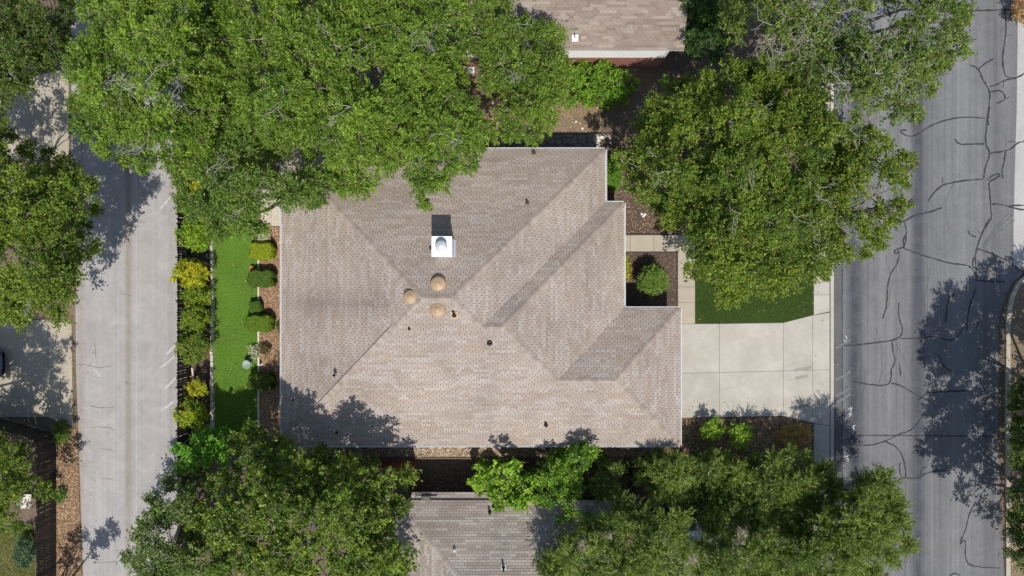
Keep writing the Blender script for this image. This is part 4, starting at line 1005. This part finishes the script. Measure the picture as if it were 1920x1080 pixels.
def tree(label, poly, z0, z1, pal, L=.132, Wd=.068, dens=1.9, lobe=1.0, spacing=1.22, gaps=.05, group=None, name='oak_tree', cat='tree',
         trunk_r=None, bare=0, fill=.75, up=.9, jit=.065, flat=.75, spray=26, lump=.65, vjit=.25, trunk_at=None, lowcut=-.3, core=.5, alj=.6, dead=0, droop=0.):
    """a tree whose crown fills the measured outline; heights rise from z0 at the rim to z1 in the middle"""
    zm = (z0+z1)/2; k = (H-zm)/H/PPM
    poly = [tuple(p) for p in poly]
    sp = spacing/k; pts = poisson(poly, sp*.72, lobe*.2/k)
    if gaps:
        ph = rng.uniform(0, 6, 4); f = np.sin(pts[:, 0]*k*1.1+ph[0])*np.sin(pts[:, 1]*k*1.2+ph[1])+.6*np.sin(pts[:, 0]*k*2.1+pts[:, 1]*k*1.4+ph[2])
        pts = pts[f > np.quantile(f, gaps)]
    d = edge_dist(pts, poly)*k; Rd = max(d.max()*.85, .3); t = np.clip(d/Rd, 0, 1)
    z = z0+(z1-z0)*np.sqrt(1-(1-t)**2)+rng.normal(0, lump, len(pts))
    z = np.maximum(z, lobe*.4+.05)
    kk = (H-z)/H/PPM; C = np.c_[(pts[:, 0]-960)*kk, (540-pts[:, 1])*kk, z]
    rad = lobe*rng.uniform(.65, 1.2, len(C))*np.clip(.5+d/(lobe*1.6), .55, 1.)
    drift = None
    if droop:
        o_ = C[:, :2]-C[:, :2].mean(0); o_ /= np.linalg.norm(o_, axis=1)[:, None]+.5; drift = np.c_[o_, np.full(len(C), -.15)]*droop
    V, T, end, idx = build_crown(C, rad, dens, L, Wd, pal, drift=drift, up=up, jit=jit, flat=flat, spray=spray, vjit=vjit, lowcut=lowcut, core=core, alj=alj)
    if fill:
        Cf = C.copy(); Cf[:, 2] = np.maximum(Cf[:, 2]-rng.uniform(.8, 1.8, len(C))*lobe, .3); kx = (H-Cf[:, 2])/(H-C[:, 2]); Cf[:, :2] *= kx[:, None]
        V2, T2, _, _ = build_crown(Cf, rad*.95, dens*fill, L*1.5, Wd*1.5, pal, up=up, jit=jit*2.2, flat=.6, spray=spray, vjit=vjit)
        V = np.vstack([V, V2]); T = np.vstack([T, T2])
    ctr = C.mean(0); gxy = trunk_at if trunk_at is not None else ctr[:2]
    root = empty(name, (float(gxy[0]), float(gxy[1]), 0), label, cat, group)
    np_mesh('crown', V, np.arange(len(V)).reshape(-1, 4), M['leaf'], T, root)
    # trunk and limbs
    hgt = z1; tr_ = trunk_r or .028*hgt; fork = max(.25*hgt, min(z0*.6, hgt*.45))
    top = np.array((gxy[0]+rng.normal(0, .1), gxy[1]+rng.normal(0, .1), fork))
    m_ = MB(); m_.tube([(gxy[0], gxy[1], -.1), (gxy[0]+.03, gxy[1], .35), (top[0], top[1], fork*.6), tuple(top+np.array((0, 0, .15)))], [tr_*1.5, tr_*1.05, tr_*.9, tr_*.75], 9); m_.build('trunk', M['bark'], root, True)
    nl = min(len(C), 3+int(len(C)**.5*.6)); sel = [int(np.argmax(((C-ctr)**2).sum(1)))]
    while len(sel) < nl:
        dd = np.min([((C-C[s])**2).sum(1) for s in sel], 0); sel.append(int(np.argmax(dd)))
    own = np.argmin([((C[:, :2]-C[s][:2])**2).sum(1) for s in sel], 0)
    for li, s in enumerate(sel):
        m_ = MB(); tgt = C[s]*.75+ctr*.25; tgt[2] = C[s][2]-.3*lobe; cv = curve(top, tgt, .10, 6); rr = [tr_*.6*(1-.75*i/5) for i in range(6)]
        m_.tube([tuple(p) for p in cv], rr, 6)
        for j in np.where(own == li)[0]:
            i0 = int(np.argmin(((cv-C[j])**2).sum(1))); i0 = max(1, i0-1); e = C[j].copy()
            c2 = curve(cv[i0], e, .06, 4); r0 = min(rr[i0]*.6, .07*lobe+.01); m_.tube([tuple(p) for p in c2], [r0, r0*.75, r0*.5, r0*.3], 4)
            ii = np.where(idx == j)[0]
            for q_ in ii[:5+(6 if bare else 0)]:
                ex_ = end[q_]+(end[q_]-C[j])*(.12*bare); m_.tube([tuple(C[j]), tuple((C[j]+ex_)/2+rng.normal(0, .05, 3)), tuple(ex_)], [.022*lobe+.004, .016*lobe+.003, .006], 3)
        m_.build('limb', M['bark'], root)
    for q_ in range(dead):                     # bare grey branches sticking out of the crown
        ok_ = np.where(d > min(1.6, d.max()*.6))[0]; j = int(ok_[rng.integers(len(ok_))]); p0 = C[j]+np.array((0, 0, rad[j]*.2)); th = rng.uniform(0, 6.28); m_ = MB()
        def br(p, th, L_, r_, lev):
            n_ = 4; pp = [p]
            for i in range(n_):
                th += rng.normal(0, .35); p = p+np.array((math.cos(th), math.sin(th), rng.uniform(.0, .35)))*L_/n_; pp.append(p)
                if lev and i > 0: br(p, th+rng.choice((-1, 1))*rng.uniform(.5, 1.1), L_*.6, r_*.6, lev-1)
            m_.tube([tuple(v) for v in pp], [r_*(1-.6*i/n_) for i in range(n_+1)], 4)
        br(p0, th, rng.uniform(.5, 1.25)*lobe, .017, 2)
        m_.build('dead_branch', M['dead_wood'], root)
    return root

G_VIV = [(.085,.155,.020),(.150,.235,.032),(.26,.32,.08)]
G_MID = [(.076,.132,.020),(.138,.200,.030),(.25,.28,.07)]
G_OLV = [(.072,.130,.018),(.138,.196,.026),(.28,.28,.06)]
G_GRY = [(.082,.136,.030),(.165,.225,.052),(.36,.38,.15)]
G_DRK = [(.050,.088,.020),(.088,.130,.028),(.17,.2,.05)]
G_BRT = [(.12,.24,.02),(.21,.34,.035),(.32,.42,.07)]
G_YEL = [(.22,.28,.016),(.44,.41,.022),(.58,.47,.04)]
OG = None
tree('broad vivid green oak overhanging the upper end of the alley', [(140,-40),(400,-40),(415,120),(420,250),(402,315),(330,325),(275,322),(225,308),(190,312),(150,240),(130,215),(127,170),(140,110),(160,60)], 4.5, 11, G_VIV, dead=10, L=.15, Wd=.06, droop=.5, alj=.4)
tree('drooping oak limbs over the top of the artificial lawn and patio', [(330,325),(345,285),(385,265),(470,250),(560,265),(632,325),(606,380),(565,390),(530,395),(500,424),(450,440),(405,448),(370,425),(335,385)], 4.4, 8.5, [(.078,.142,.024),(.130,.208,.038),(.24,.29,.1)], flat=.9, L=.16, Wd=.055, dead=8, droop=.7, alj=.35)
tree('huge bright oak hanging over the north west of the main roof', [(395,-40),(865,-40),(885,60),(870,150),(905,235),(898,295),(880,325),(850,325),(832,365),(795,388),(762,355),(745,305),(735,350),(712,380),(680,362),(660,378),(640,372),(628,335),(560,270),(470,255),(395,305),(400,150)], 4.6, 12, G_VIV, flat=.85, L=.17, Wd=.055, dead=24, droop=.6, alj=.35)
tree('light green tree leaning over the corner of the brown north roof', [(862,-40),(965,-40),(1000,30),(1055,70),(1068,100),(1095,150),(1080,190),(1042,212),(1020,260),(985,278),(905,274),(903,235),(914,205),(908,165),(900,148),(905,125),(880,100),(870,60)], 3.6, 7.8, [(.09,.155,.022),(.15,.23,.036),(.25,.30,.09)], name='tree', L=.16, Wd=.05, dead=10, droop=.5, alj=.35)
tree('large olive green oak covering the front lawn and walk', [(1240,142),(1300,150),(1370,112),(1450,130),(1550,180),(1600,225),(1612,290),(1590,350),(1585,430),(1570,512),(1500,540),(1450,562),(1415,552),(1370,572),(1335,560),(1300,527),(1278,510),(1268,470),(1250,425),(1240,395),(1195,368),(1175,340),(1147,312),(1152,285),(1190,240),(1215,200)], 2.8, 9.2, G_OLV, dead=10, gaps=.1)
tree('yellowish oak reaching over the road kerb beside the big olive oak', [(1530,330),(1575,255),(1632,234),(1680,262),(1706,312),(1692,335),(1726,385),(1690,400),(1655,435),(1657,468),(1600,494),(1560,510),(1548,420)], 3.2, 8., [(.074,.128,.016),(.148,.195,.024),(.30,.29,.05)], trunk_at=XY(1540,400), dead=3)
tree('sparse oak with bare grey twigs stretching across the top of the road', [(1345,-40),(1845,-40),(1815,20),(1802,60),(1818,105),(1785,128),(1765,122),(1755,165),(1730,180),(1742,212),(1700,232),(1660,222),(1620,235),(1580,225),(1540,185),(1450,130),(1390,110),(1345,60)], 5.0, 11, [(.080,.130,.026),(.14,.195,.04),(.26,.28,.1)], gaps=.10, dens=1.6, bare=1, fill=.4, dead=45, trunk_at=XY(1480,110))
tree('dark green tree squeezed beside the brown north roof', [(1288,-40),(1350,-40),(1372,40),(1352,112),(1320,120),(1284,98)], 1.2, 4., [(.03,.075,.016),(.045,.10,.02),(.08,.13,.03)], lobe=.7, spacing=0.79, name='tree')
tree('dark tree in the top left corner above the pale driveway', [(-60,-40),(128,-40),(142,40),(130,95),(112,128),(72,140),(52,178),(0,195),(-60,200)], 3., 8.5, G_DRK)
tree('small dark bush at the left edge between two big trees', [(-60,200),(15,205),(34,240),(20,272),(-60,292)], 1.5, 4., G_DRK, lobe=.7, spacing=0.79, name='tree')
tree('rounded oak on the left edge shading the middle of the alley', [(-60,270),(30,262),(80,280),(130,300),(150,330),(183,345),(190,400),(162,440),(183,470),(152,510),(136,560),(130,598),(90,610),(50,620),(-60,618)], 2.8, 9.2, G_OLV, trunk_at=XY(70,440), dead=5)
tree('dappled oak in the bottom left corner behind the dark fence', [(-60,808),(30,812),(64,840),(70,880),(97,925),(90,958),(60,988),(30,1005),(-60,1005)], 2., 4.6, G_OLV, gaps=.12, trunk_at=XY(40,900), lobe=.8)
tree('tall oak beyond the left edge shading the neighbour driveway', [(-300,740),(-200,735),(-110,760),(-45,790),(-20,840),(-45,920),(-150,960),(-300,960)], 5.5, 8.6, G_OLV, gaps=.15, trunk_at=XY(-60,790))
tree('small tree at the bottom edge by the leaf strip', [(58,1100),(110,1092),(150,1100),(150,1180),(60,1190)], 2.2, 4.2, G_MID, lobe=.7, name='tree', trunk_at=XY(100,1150))
tree('bright fresh green small tree where the alley fence meets the trees', [(345,812),(390,800),(437,806),(450,835),(430,870),(380,880),(345,890),(318,870),(330,845)], 1.6, 3.8, [(.10,.25,.03),(.16,.34,.05),(.26,.42,.1)], lobe=.6, spacing=.8, name='tree')
tree('dense dark green tree below the south west corner of the roof', [(440,812),(480,798),(530,828),(580,850),(640,845),(700,852),(717,878),(782,890),(778,915),(742,938),(770,958),(765,1000),(770,1120),(345,1120),(350,960),(380,900),(440,870)], 3.0, 8.4, G_MID, gaps=.04, L=.16, Wd=.09)
tree('silvery green tree overhanging the bottom of the alley', [(290,912),(335,892),(372,930),(392,985),(388,1120),(235,1120),(233,1050),(260,980)], 3., 7., [(.075,.12,.034),(.13,.19,.055),(.3,.32,.2)], gaps=.1, name='tree', dead=4, trunk_at=XY(345,1000))
tree('bright leafy tree over the north eave of the south house', [(880,905),(905,872),(960,865),(1008,862),(1020,900),(1003,940),(960,975),(930,958),(905,932)], 2.0, 4.0, G_BRT, lobe=.65, spacing=0.75, L=.2, Wd=.12, name='tree')
tree('mid green multi stemmed tree touching the south gutter', [(1005,870),(1060,835),(1110,828),(1137,842),(1122,880),(1090,900),(1082,950),(1060,985),(1015,965),(1015,920)], 1.4, 4.0, [(.095,.205,.022),(.165,.285,.035),(.27,.36,.07)], lobe=.65, spacing=0.75, gaps=.15, name='tree')
FE = dict(L=.23, Wd=.033, fill=1.0, up=.6, jit=.05, spray=22, name='feathery_tree', core=.25, alj=.2, flat=.8, dens=1.9, lump=.3)
tree('small feathery grey green tree between the gutter and the dark gate', [(1100,890),(1140,862),(1172,885),(1170,920),(1130,935),(1105,920)], 1.6, 3.6, G_GRY, lobe=.7, spacing=0.79, **FE)
tree('feathery grey green crown just below the south east roof corner', [(1193,862),(1240,843),(1290,853),(1303,895),(1282,935),(1240,932),(1198,908)], 1.8, 3.8, G_GRY, lobe=.9, spacing=0.97, **FE)
tree('spreading feathery tree at the bottom shading the south roof', [(1018,1040),(1080,985),(1130,945),(1175,925),(1240,930),(1288,950),(1282,980),(1286,1012),(1300,1030),(1300,1120),(1018,1120)], 3.0, 6.4, G_GRY, lobe=1.1, spacing=1.23, gaps=0, **FE)
tree('feathery round tree rising behind the two bright driveway shrubs', [(1293,900),(1310,855),(1345,838),(1375,850),(1385,890),(1360,930),(1310,945),(1285,935)], 0.9, 2.5, G_GRY, lobe=.9, spacing=0.97, gaps=0, **FE)
tree('wide feathery tree above the dark parked car', [(1340,920),(1375,870),(1440,845),(1500,835),(1560,870),(1590,905),(1560,980),(1480,1005),(1400,1015),(1335,1005),(1312,985),(1312,955)], 1.5, 3.4, G_GRY, lobe=1.1, spacing=1.19, gaps=0, **FE)
tree('feathery tree leaning over the road at the bottom', [(1560,940),(1590,902),(1640,880),(1684,900),(1692,950),(1708,1010),(1692,1060),(1650,1120),(1290,1120),(1296,1012),(1335,1002),(1480,1005)], 2.6, 6.2, [(.082,.136,.030),(.165,.222,.050),(.34,.37,.13)], lobe=1.1, spacing=1.23, gaps=0, trunk_at=XY(1480,1000), **FE)
tree('oak at the right edge casting the big shadow on the road', [(1892,790),(1902,705),(1955,650),(1990,600),(2200,590),(2200,900),(1960,915),(1899,880)], 3.9, 7.0, G_DRK, gaps=.12, trunk_at=XY(1940,760))
tree('lower oak at the right edge beside the far kerb', [(1888,950),(1894,1040),(1920,1085),(1990,1110),(2200,1110),(2200,900),(1960,915),(1900,900)], 3.9, 7.0, G_DRK, gaps=.12, trunk_at=XY(1940,960))

def circ(cx, cy, rx, ry=None, n_=14, wob=.12):
    ry = ry or rx; return [(cx+rx*(1+random.uniform(-wob, wob))*math.cos(2*math.pi*i/n_), cy+ry*(1+random.uniform(-wob, wob))*math.sin(2*math.pi*i/n_)) for i in range(n_)]
SH = dict(lobe=.34, spacing=.42, L=.13, Wd=.05, gaps=0, lump=.15, fill=.5, jit=.05, spray=10, trunk_r=.04, name='shrub', cat='shrub', dens=1.8)
for lab, c, z0, z1, pal in (
  ('green shrub peeking below the oak at the top of the alley fence', (356,345,22,24), .8, 1.9, G_YEL),
  ('second yellowish shrub down the alley fence, shaded by the oak', (372,395,34,26), .8, 1.9, G_VIV),
  ('lime shrub in the bed just above the fence gap with the pale ring', (368,440,42,28), .8, 2.0, [(.12,.24,.018),(.22,.33,.024),(.36,.40,.04)]),
  ('golden yellow shrub growing against the alley fence', (357,512,34,27), .8, 2.1, G_YEL),
  ('green and yellow shrub just below the golden one', (368,552,28,22), .6, 1.7, [(.12,.21,.022),(.24,.30,.025),(.42,.40,.04)]),
  ('dense green shrub in the middle of the alley fence bed', (365,597,29,26), .7, 1.8, [(.10,.185,.02),(.18,.25,.024),(.36,.36,.04)]),
  ('olive shrub above the bare pale stem in the fence bed', (362,652,33,30), .7, 2.0, [(.09,.155,.02),(.18,.24,.026),(.32,.32,.04)]),
  ('little yellow green shrub below the bare pale stem', (369,728,21,16), .6, 1.5, G_YEL),
  ('yellow green shrub low in the fence bed above the bright small tree', (358,777,30,26), .8, 2.0, [(.14,.23,.016),(.30,.35,.022),(.5,.46,.04)]),
  ('bright green round shrub by the driveway, left one of the two', (1336,806,23,20), .4, 1.3, G_BRT),
  ('bright green round shrub by the driveway, right one of the two', (1387,816,22,22), .4, 1.3, G_BRT),
  ('low green groundcover between the east wall and the front bed', (1151,322,13,36), .15, .5, [(.10,.22,.02),(.15,.29,.03),(.2,.3,.05)]),
  ('blue green conifer bush in the bottom left garden', (46,1032,17,34), .4, 1.6, [(.04,.09,.055),(.07,.13,.09),(.1,.17,.12)]),
  ('small green tuft on the leaf strip beside the dark fence', (112,928,8,10), .1, .4, [(.05,.13,.02),(.08,.17,.03),(.1,.2,.03)]),
  ('ivy like hedge against the brick of the north house', (1117,158,78,44), .4, 1.7, [(.085,.19,.016),(.14,.26,.024),(.22,.3,.04)]),
  ('leafy green weeds at the corner of the leaf strip fence', (115,812,12,22), .1, .5, G_MID),
  ('thin strip of groundcover along the wall in the square bed', (1174,500,4,22), .1, .35, G_YEL),
  ('dry golden grass clump below the driveway apron', (1488,815,34,19), .12, .5, [(.36,.23,.10),(.50,.34,.17),(.58,.42,.24)]),
  ('tan dried bush at the top right corner of the street', (1916,20,17,26), .3, 1.2, [(.36,.22,.13),(.46,.31,.20),(.52,.38,.27)]),
  ('small dark green sprig in the mulch by the house wall', (527,612,7,10), .1, .4, G_DRK),
  ('wispy brown plant in the mulch beside the small pale plant', (496,655,9,9), .1, .45, [(.09,.08,.04),(.14,.12,.06),(.2,.16,.09)]),
  ('pale silver plant at the lawn edge above the bird bath', (478,660,9,11), .1, .5, [(.32,.34,.32),(.5,.52,.5),(.62,.6,.6)])):
    big = c[2] > 60
    kw = dict(SH)
    if c[2] < 16 or z1 < .6: kw.update(lobe=.16, spacing=.2, L=.09, Wd=.035, lump=.05, trunk_r=.015)
    if big: kw.update(lobe=.5, spacing=.6, L=.15, Wd=.09)
    tree(lab, circ(*c), z0, z1, pal, **kw)

# white flowering shrub: small white blossoms on a green crown
fs = tree('white flowering shrub beside the patio at the bed end', circ(494,441,11,10), .15, .55, [(.45,.44,.44),(.62,.58,.62),(.75,.72,.75)], **dict(SH, lobe=.16, spacing=.2, L=.08, Wd=.05, lump=.05, trunk_r=.015, fill=.2))
# round bush in the square bed
tree('round clipped bush in the square mulch bed', circ(1225,527,28,27,wob=.04), .75, 1.65, [(.11,.20,.03),(.17,.27,.045),(.30,.26,.17)], **dict(SH, lobe=.3, spacing=.34, L=.09, Wd=.045, lump=.06, dens=2.2))

def clipped(label, px, py, w, d, h, pal, ang=0., yaw=0):
    """clipped shrub: rounded box of small leaves over a woody core"""
    x, y, _ = P(px, py, h*.7); root = empty('clipped_shrub', (x, y, 0), label, 'shrub', 'clipped shrubs along the lawn edge')
    n_ = int(w*d*9500); u = rng.normal(size=(n_, 3)); u /= np.linalg.norm(u, axis=1)[:, None]; u[:, 2] = np.where(u[:, 2] < -.5, -u[:, 2], u[:, 2])
    e = .55; sq = np.sign(u)*np.abs(u)**e; nn = u.copy()
    c = sq*np.array((w/2, d/2, h*.45))*rng.uniform(.9, 1.03, n_)[:, None]; c[:, 2] += h*.55
    c += np.array((x, y, 0))
    tp = rng.random(n_) < .3; k_ = tp.sum(); c[tp] = np.c_[rng.uniform(-.4, .4, k_)*w, rng.uniform(-.4, .4, k_)*d, h*rng.uniform(.93, 1.0, k_)]+np.array((x, y, 0)); nn[tp] = (0, 0, 1)
    c[:, :2] += (.035*np.sin(c[:, [1, 0]]*9)); c[:, 2] = np.maximum(c[:, 2], .05)
    nr_ = nn+rng.normal(0, .55, (n_, 3)); nr_ /= np.linalg.norm(nr_, axis=1)[:, None]
    al = rng.normal(size=(n_, 3)); al -= nr_*(al*nr_).sum(1)[:, None]; al /= np.linalg.norm(al, axis=1)[:, None]; sdv = np.cross(nr_, al)
    s = rng.uniform(.7, 1.3, n_)[:, None]; a = al*.035*s; b = sdv*.02*s
    V = np.stack([c-a, c+b, c+a, c-b], 1).reshape(-1, 3)
    pal = np.array(pal); f = rng.random(n_)[:, None]; col = (pal[0]*(1-f)+pal[1]*f)*rng.normal(1, .2, n_).clip(.5, 1.5)[:, None]
    np_mesh('foliage', V, np.arange(n_*4).reshape(-1, 4), M['leaf'], np.repeat(col, 4, 0), root)
    m_ = MB(); k = 10
    m_.lathe((x, y, .06), [(min(w,d)*.30,0),(min(w,d)*.42,h*.25),(min(w,d)*.40,h*.55),(min(w,d)*.2,h*.72)], 12)
    m_.v = [((vx-x)*w/min(w,d)+x, (vy-y)*d/min(w,d)+y, vz) for vx, vy, vz in m_.v]
    m_.build('stems', M['mulch'], root)
    return root
clipped('lime yellow clipped shrub, topmost along the lawn edge', 491, 471, 1.5, 1.06, .85, [(.25,.33,.014),(.36,.43,.022)])
clipped('dull green clipped shrub just below the lime yellow one', 490, 522, 1.6, 1.06, .85, [(.085,.165,.02),(.125,.21,.028)])
clipped('smallest clipped shrub in the lawn edge row', 479, 575, .75, .7, .6, [(.085,.17,.02),(.12,.21,.026)])
clipped('green clipped shrub with a yellow end, middle of the lawn edge', 486, 606, 1.65, 1.05, .85, [(.12,.22,.016),(.20,.30,.022)])
clipped('dark shaded clipped shrub, lowest along the lawn edge', 489, 716, 1.55, 1.05, .85, [(.085,.155,.018),(.125,.195,.024)])

# bare pale stem leaning in the fence bed
a = P(360, 690, 1.9); b = P(363, 712, .1); m_ = MB(); m_.tube([b, ((a[0]+b[0])/2, (a[1]+b[1])/2, 1.), a], [.07, .06, .045], 7)
o = m_.build('bare_stem', M['limestone'], None, True, origin=b); tag(o, 'bare pale tree stem leaning in the fence bed', 'tree stem')
S['n_faces'] = sum(len(o.data.polygons) for o in S.objects if o.type == 'MESH')
import sys
open('/tmp/nf.txt','w').write(str(S['n_faces']))
